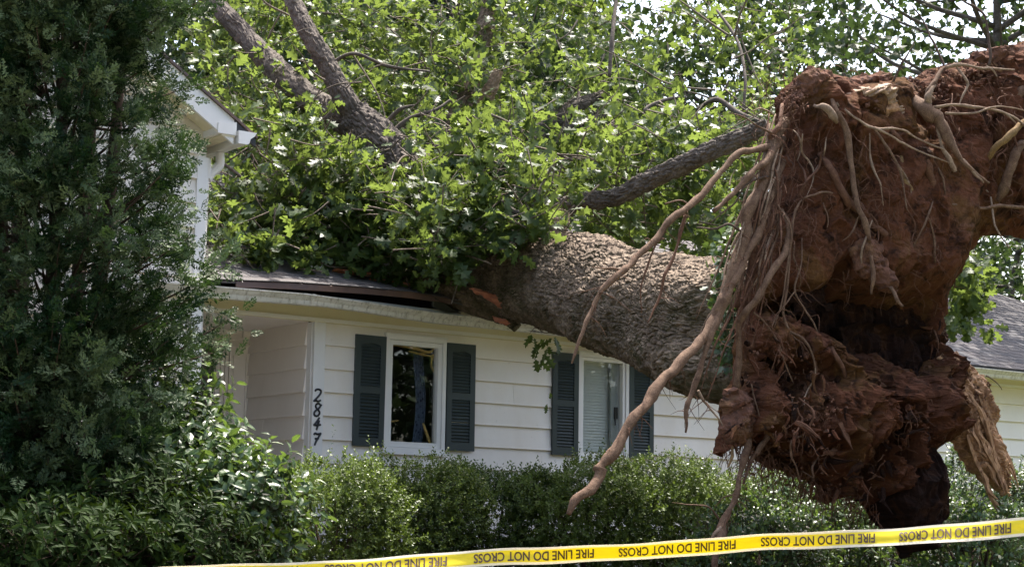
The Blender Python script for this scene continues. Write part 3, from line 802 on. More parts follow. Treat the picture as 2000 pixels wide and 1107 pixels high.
V = (c4[0] * ((1 - X_) * (1 - Y_))[..., None] + c4[1] * (X_ * (1 - Y_))[..., None] + c4[2] * ((1 - X_) * Y_)[..., None] + c4[3] * (X_ * Y_)[..., None]).reshape(-1, 3); V[:, 2] += .03 * fbm(V * 9, 2) + .03
i = np.arange(5)[:, None] * 8 + np.arange(7)[None]; q = np.stack([i, i + 1, i + 9, i + 8], -1).reshape(-1, 4)
mb.add(np.vstack([V, V - [0, 0, .004]]), quad=np.vstack([q, q[:, ::-1] + 48]))
link('torn_felt', mb.mesh('torn_felt', MT['trim']), house)

# ---- taller left wing
NW, SWG = 0.40, -1.69
NR = NW + 0.28
ra = hit(405.6, 185.7, NR); rb = hit(497, 267, NR)
RS = (rb[1] - ra[1]) / (rb[0] - ra[0])
def rake(s): return ra[1] + RS * (s - ra[0])
print('rake', ra, rb, RS)
mb = MB(); L = -7.5
c8 = np.array([W(s, n, z) for s in (L, SWG) for n in (NW - .12, NW - .012) for z in (0.9, 0)])
for q_, s in ((1, L), (3, L), (5, SWG), (7, SWG)): c8[q_] = W(s, NW - .12 if q_ in (1, 5) else NW - .012, rake(s) - .12)
box8(mb, c8)
c8 = np.array([W(s, n, z) for s in (SWG - .12, SWG - .002) for n in (-6.0, NW - .121) for z in (0.9, rake(SWG) - .14)]); box8(mb, c8)
wingw = link('wing_wall', mb.mesh('wing_wall', MT['siding']), house)
boards(wingw, BOARD, L, SWG - .10, NW, 1.2, 8.6, [], limit=lambda z: ra[0] + (z + ROWH + .10 - ra[1]) / RS if z > rake(SWG) - .5 else SWG - .10)
mb = MB(); wbox(mb, SWG - .10, SWG, NW - .01, NW + .03, 0.9, rake(SWG) - .42); link('corner_board', mb.mesh('corner_board', MT['trim']), house)
mb = MB(); se = hit(457, 250, NR)[0]
def rake_slab(mb, s0, s1, n0, n1, up0, up1):
    c8 = np.array([W(s, n, rake(s) + dz) for s in (s0, s1) for n in (n0, n1) for dz in (up0, up1)]); box8(mb, c8)
rake_slab(mb, L, se, NR - .03, NR, -.235, -.012)
link('rake_board', mb.mesh('rake_board', MT['trim']), house)
mb = MB(); rake_slab(mb, L, rb[0] + .02, -6.2, NR + .025, -.010, .018)
link('wing_roof', mb.mesh('wing_roof', MT['flash']), house)
mb = MB(); rake_slab(mb, L, se - .02, NW + .0, NR - .032, -.20, -.18)
link('rake_soffit', mb.mesh('rake_soffit', MT['soffit']), house)
# boxed cornice return, its soffit, gutter and elbow
z_a = hit(440, 262, NR)[1]; z_b = hit(430, 240, NR)[1]
s_a = hit(425, 250, NR)[0]; s_b = hit(460.5, 265, NR)[0]
mb = MB()
c8 = np.array([W(s, n, z) for s in (s_a, s_b) for n in (-6, NR + .012) for z in (z_a, z_b)])
c8[7] = W(s_b, NR + .012, rake(s_b) - .02); c8[5] = W(s_b, -6, rake(s_b) - .02); box8(mb, c8)
link('cornice_return', mb.mesh('cornice_return', MT['trim']), house)
mb = MB(); wbox(mb, SWG, s_b - .01, -6, NR + .005, z_a - .02, z_a - .002); link('wing_soffit', mb.mesh('wing_soffit', MT['soffit']), house)
mb = MB(); g0 = s_b + .006; zt = hit(465, 257, NR)[1]; zb = zt - .12
prof = [(0, 1), (0, 0), (.09, 0), (.11, .12), (.12, .45), (.16, .7), (.175, .9), (.185, 1)]
V = [W(g0 + x_, n, zb + f * (zt - zb)) for n in (NR + .05, -6) for x_, f in prof]
mb.add(V, quad=[[j, 8 + j, 8 + (j + 1) % 8, (j + 1) % 8] for j in range(8)], poly=[list(range(7, -1, -1)), list(range(8, 16))])
wg = link('gutter', mb.mesh('gutter', MT['trim']), house, label='gutter end under the gable of the left wing')
mb = MB(); c8 = np.array([W(s, NR + dn, rake(s) + dz) for s in (se + .003, rb[0] + .01) for dn in (-.02, .01) for dz in (-.09, -.012)]); c8[[5, 7]] = c8[[5, 7]]; box8(mb, c8)
rf = link('rake_flashing', mb.mesh('rake_flashing', MT['black']), house)
mb = MB(); nd_ = NW - .15
pts = [W(s_b + .06, nd_, zb - .005), W(s_b + .06, nd_, zb - .12), W(s_b - .02, nd_, zb - .21), W(SWG + .09, nd_, zb - .27), W(SWG + .06, nd_, zb - .36), W(SWG + .06, nd_, 1.2)]
tube(mb, pts, 0.042, 10, n=40); link('downspout', mb.mesh('downspout', MT['trim']), house)
# ================================================================== the fallen oak
oak = thing('fallen_oak_tree', 'huge uprooted oak lying across the crushed roof, its red clay root plate facing the street', 'tree', W(4.6, 5.2, 1.1))

# ---- trunk
TK = [(1600, 625, 12.75, 185), (1500, 640, 12.95, 160), (1420, 643, 13.25, 143), (1340, 628, 13.9, 124), (1240, 601, 14.8, 106), (1150, 567, 15.75, 99),
      (1070, 548, 16.6, 95), (1000, 545, 17.3, 83), (935, 538, 17.9, 66), (885, 548, 18.2, 44), (850, 556, 18.35, 34)]
TP = np.array([P(u, v, d) for u, v, d, r in TK]); TR = np.array([r / FPX * d for u, v, d, r in TK])
nL, nA = 690, 260
t0 = np.concatenate([[0], np.cumsum(np.linalg.norm(np.diff(TP, axis=0), axis=1))])
lin = np.linspace(0, 1, nL) * t0[-1]
C0 = catmull(TP, 200); tl = np.concatenate([[0], np.cumsum(np.linalg.norm(np.diff(C0, axis=0), axis=1))]); tl *= t0[-1] / tl[-1]
CTR = np.stack([np.interp(lin, tl, C0[:, k]) for k in range(3)], 1)
RAD = np.interp(lin, t0, TR)
RAD = np.convolve(np.pad(RAD, 20, 'edge'), np.ones(41) / 41, 'valid')
TT = unit(np.gradient(CTR, axis=0)); a = unit(np.cross(TT[0], Z)); AA = np.zeros_like(CTR)
for i in range(nL): a = unit(a - TT[i] * (a @ TT[i])); AA[i] = a
BB = np.cross(TT, AA)
th = np.linspace(0, 2 * np.pi, nA, endpoint=False); th = th + 0.55 * np.sin(th)      # finer towards the street
dirs = np.cos(th)[None, :, None] * AA[:, None] + np.sin(th)[None, :, None] * BB[:, None]
L_ = np.broadcast_to(lin[:, None], (nL, nA)); cyl = np.stack([np.cos(th)[None] * RAD[:, None], np.sin(th)[None] * RAD[:, None], L_], -1)
big = fbm(cyl * np.array([1.3, 1.3, 0.9]) + 5, 2) * 0.055 + fbm(cyl * np.array([3.4, 3.4, 1.4]) + 2, 2) * 0.016
# lobes running into the roots near the base
lob = np.cos(th * 5 + 0.8)[None] * 0.10 * np.exp(-lin / 0.9)[:, None]
wq = np.stack([cyl[..., 0], cyl[..., 1], cyl[..., 2]], -1) + 0.035 * np.stack([fbm(cyl * 6 + 31, 3), fbm(cyl * 6 + 51, 3), fbm(cyl * 6 + 71, 3)], -1)
sc = np.array([20.0, 20.0, 6.0])
fur = ridged(wq * np.array([9.5, 9.5, 1.35]) + 3, 4)
f1, f2, idc = worley(wq * sc)
crack = smooth(0.02, 0.17, f2 - f1)
g1, g2, idg = worley(wq * np.array([46.0, 46.0, 15.0]) + 7.7)
fine = smooth(0.0, 0.35, g2 - g1)
plate = 0.006 * fur + crack * (0.008 + 0.017 * idc) + fine * (0.002 + 0.006 * idg) - f1 * 0.004 + fbm(cyl * 40, 3) * 0.0035
Rr = RAD[:, None] + big + lob + plate - 0.03
V = (CTR[:, None] + dirs * Rr[..., None]).reshape(-1, 3)
i = np.arange(nL - 1)[:, None] * nA; j = np.arange(nA)[None]; k = (j + 1) % nA
Q = np.stack([i + j, i + nA + j, i + nA + k, i + k], -1).reshape(-1, 4)
mb = MB().add(V, quad=Q, poly=[list(range(nA)), [len(V) - 1 - q for q in range(nA)]])
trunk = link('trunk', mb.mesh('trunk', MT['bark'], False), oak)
def bark_log(name, pts, rad, mat_, sides=44, n=110, amp=1.0, seed=0.0, label=None, kind=None):
    """a limb with cracked bark"""
    pts = np.asarray(pts, float); n = int(n)
    rr = np.interp(np.linspace(0, 1, n), np.linspace(0, 1, len(pts)), rad); c = catmull(pts, n)
    T = unit(np.gradient(c, axis=0)); a = unit(np.cross(T[0], [0.2, 0.3, 0.93])); A_ = np.zeros_like(c)
    for i in range(n): a = unit(a - T[i] * (a @ T[i])); A_[i] = a
    B_ = np.cross(T, A_); th = np.linspace(0, 2 * np.pi, sides, endpoint=False)
    dr = np.cos(th)[None, :, None] * A_[:, None] + np.sin(th)[None, :, None] * B_[:, None]
    ln = np.concatenate([[0], np.cumsum(np.linalg.norm(np.diff(c, axis=0), axis=1))])
    cy = np.stack([np.cos(th)[None] * rr[:, None], np.sin(th)[None] * rr[:, None], np.broadcast_to(ln[:, None], (n, sides))], -1) + seed
    f1, f2, ii = worley((cy + 0.02 * fbm(cy * 9, 2)[..., None]) * np.array([26., 26., 8.]))
    off = (smooth(0.02, .3, f2 - f1) * (0.008 + 0.014 * ii) - .012) * amp + fbm(cy * 2.2, 3) * 0.16 * rr[:, None]
    V = (c[:, None] + dr * (rr[:, None] + off)[..., None]).reshape(-1, 3)
    i = np.arange(n - 1)[:, None] * sides; j = np.arange(sides)[None]; k = (j + 1) % sides
    Q = np.stack([i + j, i + k, i + sides + k, i + sides + j], -1).reshape(-1, 4)
    mb = MB().add(V, quad=Q, poly=[list(range(sides))[::-1], [len(V) - sides + q for q in range(sides)]])
    return link(name, mb.mesh(name, mat_), oak, label=label, kind=kind)
def PX(lst): return np.array([P(u, v, d) for u, v, d in lst])
def PR(lst, rad): return [r / FPX * d for (u, v, d), r in zip(lst, rad)]
def limb(lst, rad, m=None, **kw):
    return bark_log('limb', PX(lst), PR(lst, rad), m or MT['limb'], **kw)
limb([(1000, 505, 17.1), (940, 450, 17.5), (860, 370, 18.0), (785, 315, 18.3), (735, 270, 18.5), (692, 232, 18.7)], [60, 52, 44, 40, 38, 34], amp=1.3, sides=70, n=150, seed=1)
limb([(700, 240, 18.65), (672, 190, 18.6), (645, 140, 18.7), (608, 75, 18.8), (580, 20, 19), (555, -50, 19.3)], [24, 22, 21, 18, 16, 14], seed=2)
limb([(712, 250, 18.7), (660, 225, 18.9), (610, 200, 19.2), (560, 155, 19.5), (520, 115, 19.8), (465, 55, 20.2), (395, -20, 20.6)], [30, 28, 25, 24, 23, 20, 18], seed=3)
limb([(850, 350, 19.6), (885, 260, 19.9), (905, 190, 20.1), (925, 130, 20.4), (950, 45, 20.7), (968, -40, 21)], [20, 21, 24, 22, 18, 17], m=MT['bark'], seed=4)
limb([(1000, 320, 18.6), (1045, 268, 18.8), (1090, 228, 19), (1140, 200, 19.2), (1185, 182, 19.5)], [16, 17, 15, 14, 8], seed=5)
limb([(1050, 282, 18.9), (1110, 246, 19), (1150, 235, 19.1), (1205, 222, 19.3)], [8, 9, 8, 5], sides=30, seed=6)
limb([(1010, 450, 17.4), (1110, 402, 17.2), (1190, 388, 17.0), (1255, 360, 16.8), (1340, 318, 16.5), (1420, 282, 16.3), (1500, 245, 16.2)], [24, 19, 18, 20, 20, 18, 15], n=170, amp=1.2, seed=7)
limb([(1010, 540, 16.9), (1030, 490, 16.7), (1062, 455, 16.6), (1085, 436, 16.7), (1100, 420, 16.9)], [60, 50, 38, 26, 12], m=MT['bark'], seed=8, sides=80)
limb([(900, 560, 17.6), (850, 552, 17.4), (780, 545, 17.3), (700, 530, 17.2), (640, 520, 17.2)], [34, 24, 17, 13, 8], m=MT['bark'], seed=9)
limb([(1010, 640, 17.1), (985, 614, 17.2), (930, 590, 17.25), (880, 572, 17.3), (850, 560, 17.4)], [10, 22, 26, 24, 16], m=MT['bark'], seed=10)
limb([(930, 240, 20), (960, 170, 19.9), (975, 138, 19.9)], [10, 14, 9], m=MT['palewood'], seed=12, label='pale snapped limb end among the leaves')

RELIEF = {}
# ---- generic relief body: silhouette on a plane, real thickness front and back
def relief(name, outline, p0, nrm, step, front, back, m, ragged=3.0, rfreq=0.05, parent=oak, label=None, seed=0.0, jitter=0.0, smooth_=False):
    ol = np.asarray(outline, float)
    u0, v0 = ol.min(0) - 3 * step - ragged; u1, v1 = ol.max(0) + 3 * step + ragged
    U, Vv = np.meshgrid(np.arange(u0, u1, step), np.arange(v0, v1, step))
    q3 = np.stack([U * rfreq, Vv * rfreq, U * 0 + seed], -1)
    Ur = U + ragged * fbm(q3, 4); Vr = Vv + ragged * fbm(q3 + 40, 4)
    inside = np.zeros(U.shape, bool); dist = np.full(U.shape, 1e9)
    for (ax, ay), (bx, by) in zip(ol, np.roll(ol, -1, 0)):
        c = ((ay > Vr) != (by > Vr)) & (Ur < (bx - ax) * (Vr - ay) / (by - ay + 1e-12) + ax); inside ^= c
        L2 = (bx - ax) ** 2 + (by - ay) ** 2 + 1e-9
        t = np.clip(((Ur - ax) * (bx - ax) + (Vr - ay) * (by - ay)) / L2, 0, 1)
        dist = np.minimum(dist, np.hypot(Ur - ax - t * (bx - ax), Vr - ay - t * (by - ay)))
    sd_ = np.where(inside, dist, -dist)
    gv, gu = np.gradient(sd_, step); gm = np.maximum(np.hypot(gu, gv), 0.3)
    cell = inside[:-1, :-1] | inside[1:, :-1] | inside[:-1, 1:] | inside[1:, 1:]
    U2 = np.where(inside, U, U - sd_ * gu / gm ** 2); V2 = np.where(inside, Vv, Vv - sd_ * gv / gm ** 2)
    r = ray(U2, V2); t = ((p0 - CAM) @ nrm) / (r @ nrm); B = CAM + r * t[..., None]
    m_px = np.median(t) / FPX
    din = np.where(inside, sd_, 0) * m_px
    fo = np.where(inside, front(U, Vv, din, B), 0.0); bo = np.where(inside, back(U, Vv, din, B), 0.0)
    RELIEF[name] = (u0, v0, step, fo)
    used = np.zeros(U.shape, bool)
    for a_ in (slice(0, -1), slice(1, None)):
        for b_ in (slice(0, -1), slice(1, None)): used[a_, b_] |= cell
    idx = -np.ones(U.shape, int); idx[used] = np.arange(used.sum())
    Fv = B + nrm * fo[..., None]
    if jitter:
        Fv = Fv + np.where(inside, jitter * fbm(B * 9 + seed, 4), 0)[..., None] * np.array([0, 0, 1.0])
    VF = Fv[used]; ins = inside[used]
    bidx = idx.copy(); inn = used & inside
    bidx[inn] = used.sum() + np.arange(inn.sum())
    VB = (B - nrm * bo[..., None])[inn]
    a_ = idx[:-1, :-1][cell]; b_ = idx[:-1, 1:][cell]; c_ = idx[1:, 1:][cell]; d_ = idx[1:, :-1][cell]
    QF = np.stack([a_, d_, c_, b_], -1)
    a_ = bidx[:-1, :-1][cell]; b_ = bidx[:-1, 1:][cell]; c_ = bidx[1:, 1:][cell]; d_ = bidx[1:, :-1][cell]
    QB = np.stack([a_, b_, c_, d_], -1)
    mb = MB().add(np.vstack([VF, VB]), quad=np.vstack([QF, QB]))
    return link(name, mb.mesh(name, m, smooth_), parent, label=label)

NP = unit(np.array([0.36, -0.93, 0.0])); PPL = P(1560, 600, 12.05)
def gauss(U, V, lst):
    o = np.zeros(U.shape)
    for u, v, ru, rv, ang, amp in lst:
        c, s = math.cos(math.radians(ang)), math.sin(math.radians(ang))
        x = ((U - u) * c + (V - v) * s) / ru; y = (-(U - u) * s + (V - v) * c) / rv
        o += amp * np.exp(-(np.abs(x) ** 2.6 + np.abs(y) ** 2.6))
    return o
def onplate(u, v, off=0.0):
    """a point of the root plate's own plane, lifted off it"""
    r = ray(u, v); t = ((PPL + NP * off - CAM) @ NP) / (r @ NP); return CAM + r * t
def inpoly_(u, v):
    c = False
    for (ax, ay), (bx, by) in zip(OUT, OUT[1:] + OUT[:1]):
        if (ay > v) != (by > v) and u < (bx - ax) * (v - ay) / (by - ay) + ax: c = not c
    return c
def surf(u, v, name='root_plate'):
    u0, v0, st, fo = RELIEF[name]
    return float(fo[min(max(int(round((v - v0) / st)), 0), fo.shape[0] - 1), min(max(int(round((u - u0) / st)), 0), fo.shape[1] - 1)])
FEAT = [ # u v ru rv angle amp(m): lumps towards the street, hollows away from it
 (1565, 230, 45, 100, 5, .22), (1560, 400, 45, 120, 5, .12), (1680, 330, 90, 120, 0, .10), (1700, 195, 70, 30, -10, .10),
 (1830, 300, 60, 110, 10, .06), (1950, 200, 70, 90, -20, .16), (1960, 380, 60, 60, 0, .10), (1770, 470, 90, 80, 0, .10), (1820, 470, 26, 120, 8, .10),
 (1700, 640, 135, 60, -4, -.75), (1560, 610, 75, 32, 4, -.5), (1600, 560, 18, 40, 10, -.30), (1650, 580, 25, 22, 0, -.25), (1530, 735, 45, 30, 12, -.40),
 (1660, 730, 70, 40, 0, -.28), (1780, 690, 60, 60, 0, -.35), (1510, 690, 30, 34, 0, .16), (1600, 690, 60, 40, 20, .22), (1500, 655, 45, 30, 0, .18),
 (1640, 830, 85, 95, 0, .26), (1560, 850, 60, 60, 0, .16), (1740, 800, 22, 80, 6, -.22), (1800, 820, 46, 80, 0, .22), (1780, 900, 25, 60, 0, -.15),
 (1700, 940, 60, 40, -20, .15), (1860, 740, 50, 40, 30, .10), (1440, 810, 40, 60, 8, .26), (1470, 560, 22, 140, 8, .06), (1830, 640, 20, 60, 0, .18),
 (1600, 420, 16, 30, 0, -.08), (1560, 300, 10, 30, 10, -.12), (1590, 180, 12, 40, 0, -.14), (1480, 800, 20, 60, 0, -.18), (1730, 540, 60, 40, 0, .05)]
def front_plate(U, V, din, B):
    base = 0.30 * (1 - np.exp(-din / 0.16)) + 0.10 * (1 - np.exp(-din / 0.5))
    f = gauss(U, V, FEAT) * smooth(0.0, 0.10, din)
    b = B + 0.06 * np.stack([fbm(B * 4, 3), fbm(B * 4 + 20, 3), fbm(B * 4 + 40, 3)], -1)
    rough = 0.075 * fbm(b * 2.6, 3) + 0.050 * ridged(b * np.array([4.2, 4.2, 2.4]), 3)
    f1, f2, ii = worley(b * np.array([8, 8, 5.5])); lumps = (smooth(0, .28, f2 - f1) - .6) * (0.006 + 0.034 * ii * smooth(480, 700, V))
    bw = b + .12 * np.stack([fbm(B * 3 + 60, 3), fbm(B * 3 + 80, 3), 2.2 * fbm(B * 2.4 + 100, 3)], -1)
    fib = ridged(bw * np.array([8.5, 8.5, 1.9]) + 7, 4) * 0.066 + ridged(b * np.array([19., 19., 5.]) + 2, 3) * .026
    h1, h2, ij = worley(b * 23); crumbs = (0.35 - h1) * 0.046 + ridged(b * 12 + 4, 3) * .012
    holes = -0.26 * smooth(0.30, 0.56, fbm(b * np.array([3.6, 3.6, 2.8]) + 11, 4))
    low = smooth(560, 720, V)                     # the lower half is far more broken up
    g = rough * (0.75 + 0.5 * low) + lumps * (0.8 + 0.1 * low) + fib * low + crumbs + 0.010 * fbm(b * 30, 3) + holes * (0.35 + low)
    fis = -0.11 * smooth(.60, .95, ridged(b * np.array([2.6, 2.6, 1.3]) + 3, 3) / 1.75)
    g = g * (0.55 + 0.45 * low) + fis
    return base + f + g * smooth(0, .06, din)
def back_plate(U, V, din, B):
    return 0.55 * (1 - np.exp(-din / 0.30)) + 0.10 * fbm(B * 2.2 + 9, 4) * smooth(0, .2, din)
OUT = [(1517, 196), (1530, 174), (1558, 150), (1580, 130), (1606, 136), (1632, 152), (1658, 158), (1690, 150), (1722, 141), (1745, 152), (1765, 160), (1788, 152), (1808, 139),
       (1840, 130), (1880, 124), (1900, 106), (1930, 96), (1958, 94), (1985, 86), (2020, 84), (2070, 96), (2110, 150), (2125, 240), (2110, 340), (2085, 420), (2050, 462), (2000, 468), (1962, 458), (1925, 464),
       (1902, 474), (1884, 505), (1866, 540), (1852, 580), (1850, 622), (1834, 662), (1858, 690), (1880, 705), (1862, 760), (1850, 812), (1832, 860), (1826, 888), (1806, 892), (1808, 945), (1802, 1000), (1790, 1040), (1784, 1082),
       (1762, 1088), (1742, 1050), (1722, 1024), (1700, 1012), (1682, 985), (1664, 964), (1640, 976), (1612, 982), (1588, 980), (1600, 955), (1578, 944), (1542, 930), (1500, 912), (1480, 905), (1478, 884),
       (1458, 862), (1432, 872), (1410, 890), (1396, 884), (1404, 850), (1404, 820), (1410, 780), (1422, 755), (1432, 735), (1434, 690), (1438, 640), (1444, 600), (1456, 545), (1466, 490), (1490, 425), (1508, 352), (1522, 300), (1518, 250)]
relief('root_plate', OUT, PPL, NP, 3.2, front_plate, back_plate, MT['soil'], ragged=5.0, label='tall wall of red clay and earth torn up with the roots', jitter=0.02)
# splintered wood hanging at the right of the plate
ST = [(1838, 690), (1866, 688), (1896, 712), (1922, 742), (1938, 780), (1944, 830), (1953, 872), (1962, 905), (1971, 965), (1958, 966), (1946, 958), (1930, 945), (1918, 948), (1908, 930), (1892, 925), (1884, 905), (1876, 900), (1866, 880), (1850, 855), (1836, 840), (1826, 800), (1822, 740)]
def front_st(U, V, din, B):
    g = np.stack([(U - 0.42 * V) * 0.13 + 1.2 * fbm(np.stack([U, V, U * 0], -1) * .02, 2), (V + .42 * U) * 0.005, U * 0], -1)
    grain = ridged(g, 4)
    up = smooth(790, 720, V)
    cr = worley(B * 22); soil = (0.4 - cr[0]) * 0.07
    return 0.16 * (1 - np.exp(-din / .08)) + smooth(0, .04, din) * ((0.040 * grain) * (1 - up) + up * (soil + .03 * fbm(B * 8, 4)) + 0.012 * fbm(B * 25, 3)) + gauss(U, V, [(1848, 822, 15, 10, 0, -.12), (1862, 812, 6, 12, -20, -.08), (1908, 870, 8, 24, -12, -.07), (1850, 905, 12, 30, -30, -.1), (1925, 850, 10, 90, -12, .05), (1893, 900, 10, 50, -10, .03)])
relief('broken_root', ST, PPL + NP * .02, NP, 2.4, front_st, lambda U, V, d, B: .14 * (1 - np.exp(-d / .08)), MT['stump'], ragged=5, rfreq=.09, label='pale splintered root end hanging at the right of the root plate', seed=3)
# long splinters standing proud of the broken root
BRK = bpy.data.objects['broken_root']
for q in range(34):
    a0 = random.uniform(0, 1); l0, l1 = sorted((random.uniform(0.05, 1), random.uniform(0.25, 1.04))); l1 = max(l1, l0 + .22)
    def axis_pt(l_, a_, o_): return onplate(1872 + 90 * l_ + (a_ - .5) * (74 - 34 * l_) + 6 * math.sin(5 * l_ + a_ * 9), 738 + 222 * l_ - (a_ - .5) * 26, .12 + o_)
    w_ = random.uniform(2.2, 6.5) * 12 / FPX; o0 = .05 * math.sin(a0 * math.pi) + random.uniform(0, .035); mb = MB()
    pts = [axis_pt(l0 + (l1 - l0) * t_, a0 + .03 * random.gauss(0, 1), o0 + .012 * random.gauss(0, 1)) for t_ in (0, .3, .65, 1)]
    tube(mb, pts, [w_ * .5, w_, w_ * .85, w_ * .12], 5, n=14, bump=.35, freq=22, seed=q)
    link('splinter', mb.mesh('splinter', MT['stump']), BRK)
# dark rotten stump under the plate
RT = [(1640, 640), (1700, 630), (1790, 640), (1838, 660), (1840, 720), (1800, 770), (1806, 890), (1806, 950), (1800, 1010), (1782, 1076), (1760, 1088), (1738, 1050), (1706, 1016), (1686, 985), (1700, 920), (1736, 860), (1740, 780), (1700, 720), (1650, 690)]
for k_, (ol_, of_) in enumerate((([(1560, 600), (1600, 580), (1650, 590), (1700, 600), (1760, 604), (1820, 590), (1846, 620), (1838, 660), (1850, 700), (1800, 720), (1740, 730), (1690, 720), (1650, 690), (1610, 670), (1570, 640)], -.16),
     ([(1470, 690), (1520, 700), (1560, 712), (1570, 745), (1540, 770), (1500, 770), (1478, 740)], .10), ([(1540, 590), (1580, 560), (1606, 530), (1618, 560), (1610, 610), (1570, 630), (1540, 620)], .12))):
    relief('rotten_root_and_shade', ol_, PPL + NP * of_, NP, 3.2, lambda U, V, d, B: .02 + smooth(0, .1, d) * (.05 * ridged(B * np.array([9, 9, 2.5]), 4) + .04 * fbm(B * 6, 3)), lambda U, V, d, B: .1 * (1 - np.exp(-d / .08)), MT['rot'], ragged=16, rfreq=.05, seed=30 + k_)  # rot-dark sheets that put the shade of the hollows into colour
relief('rotten_root_and_shade', RT, PPL + NP * .02, NP, 3.2, lambda U, V, d, B: .12 * (1 - np.exp(-d / .08)) - .20 * smooth(780, 720, V) + smooth(0, .05, d) * (.06 * ridged(np.stack([U * .035, V * .009, U * 0], -1), 4) + .02 * fbm(B * 14, 4) + .28 * smooth(800, 950, V)), lambda U, V, d, B: .2 * (1 - np.exp(-d / .1)), MT['rot'], ragged=5, rfreq=.08, label='black rotten wood at the foot of the root plate', seed=8)
# lumps of clay held on root ends
def lump(outline, off, amp, seed, m='clod', label=None, step=2.6):
    def fr(U, V, d, B):
        c = worley(B * 16 + seed)
        return amp * np.sqrt(np.clip(d / .22, 0, 1)) + smooth(0, .03, d) * ((.4 - c[0]) * .05 + .03 * fbm(B * 6 + seed, 4) + .014 * fbm(B * 28, 3))
    relief('clay_lump', outline, PPL + NP * off, NP, step, fr, lambda U, V, d, B: amp * np.sqrt(np.clip(d / .2, 0, 1)), MT[m], ragged=6, rfreq=.08, seed=seed, label=label, jitter=.01)
lump([(1672, 472), (1688, 462), (1708, 464), (1722, 480), (1726, 510), (1742, 530), (1752, 552), (1752, 570), (1734, 574), (1716, 568), (1700, 545), (1680, 528), (1664, 505), (1662, 485)], .42, .15, 21)
lump([(1418, 765), (1436, 752), (1456, 762), (1476, 784), (1484, 820), (1476, 846), (1452, 866), (1424, 872), (1406, 850), (1408, 812), (1412, 785)], .32, .14, 22)
lump([(1640, 175), (1662, 150), (1690, 146), (1712, 150), (1716, 166), (1690, 178), (1660, 188)], .22, .09, 23)
lump([(1722, 150), (1742, 146), (1756, 158), (1752, 176), (1730, 178), (1716, 166)], .22, .09, 24)
lump([(1900, 112), (1930, 98), (1960, 92), (1990, 92), (1996, 112), (1960, 124), (1920, 128)], .26, .09, 25)
lump([(1548, 168), (1575, 136), (1600, 134), (1628, 150), (1620, 172), (1590, 186), (1560, 184)], .34, .10, 26)
lump([(1480, 640), (1510, 612), (1550, 622), (1585, 650), (1580, 690), (1550, 700), (1505, 700), (1480, 675)], .34, .14, 27, 'soil')
lump([(1600, 690), (1640, 684), (1670, 700), (1660, 740), (1620, 752), (1590, 730)], .26, .10, 28, 'soil')
# pale torn wood at the top of the plate
PW = [(1650, 190), (1668, 172), (1700, 168), (1728, 160), (1742, 168), (1752, 195), (1768, 228), (1750, 236), (1734, 205), (1716, 190), (1700, 196), (1690, 202), (1676, 192)]
relief('torn_wood', PW, PPL + NP * .34, NP, 2.4, lambda U, V, d, B: .10 * np.sqrt(np.clip(d / .1, 0, 1)) + smooth(0, .03, d) * .03 * ridged(np.stack([(U + 2 * V) * .05, (2 * U - V) * .006, U * 0], -1), 4), lambda U, V, d, B: .1 * np.sqrt(np.clip(d / .1, 0, 1)), MT['palewood'], ragged=4, rfreq=.1, seed=5)
relief('torn_wood', [(1740, 170), (1752, 182), (1768, 220), (1778, 240), (1742, 250), (1706, 236), (1700, 210), (1722, 192)], PPL + NP * .28, NP, 2.6, lambda U, V, d, B: .12 * np.sqrt(np.clip(d / .1, 0, 1)) + .02 * fbm(B * 14, 4) * smooth(0, .03, d), lambda U, V, d, B: .1 * np.sqrt(np.clip(d / .1, 0, 1)), MT['stump'], ragged=4, rfreq=.1, seed=6)
# red heartwood torn open low on the trunk
for ol, sd_ in (([(918, 562), (940, 566), (965, 574), (990, 584), (1001, 594), (985, 602), (962, 592), (945, 578), (925, 572)], 1), ([(962, 618), (985, 622), (1000, 632), (990, 636), (968, 628)], 2)):
    relief('torn_heartwood', ol, P(960, 580, 16.72), unit(np.array([.1, -1, 0.1])), 2.0, lambda U, V, d, B: .05 * np.sqrt(np.clip(d / .04, 0, 1)) + .012 * ridged(np.stack([U * .02, V * .2, U * 0], -1), 3), lambda U, V, d, B: .1 * np.sqrt(np.clip(d / .04, 0, 1)), MT['redwood'], ragged=2.5, rfreq=.1, seed=sd_, label='strip of red torn heartwood' if sd_ == 1 else None)

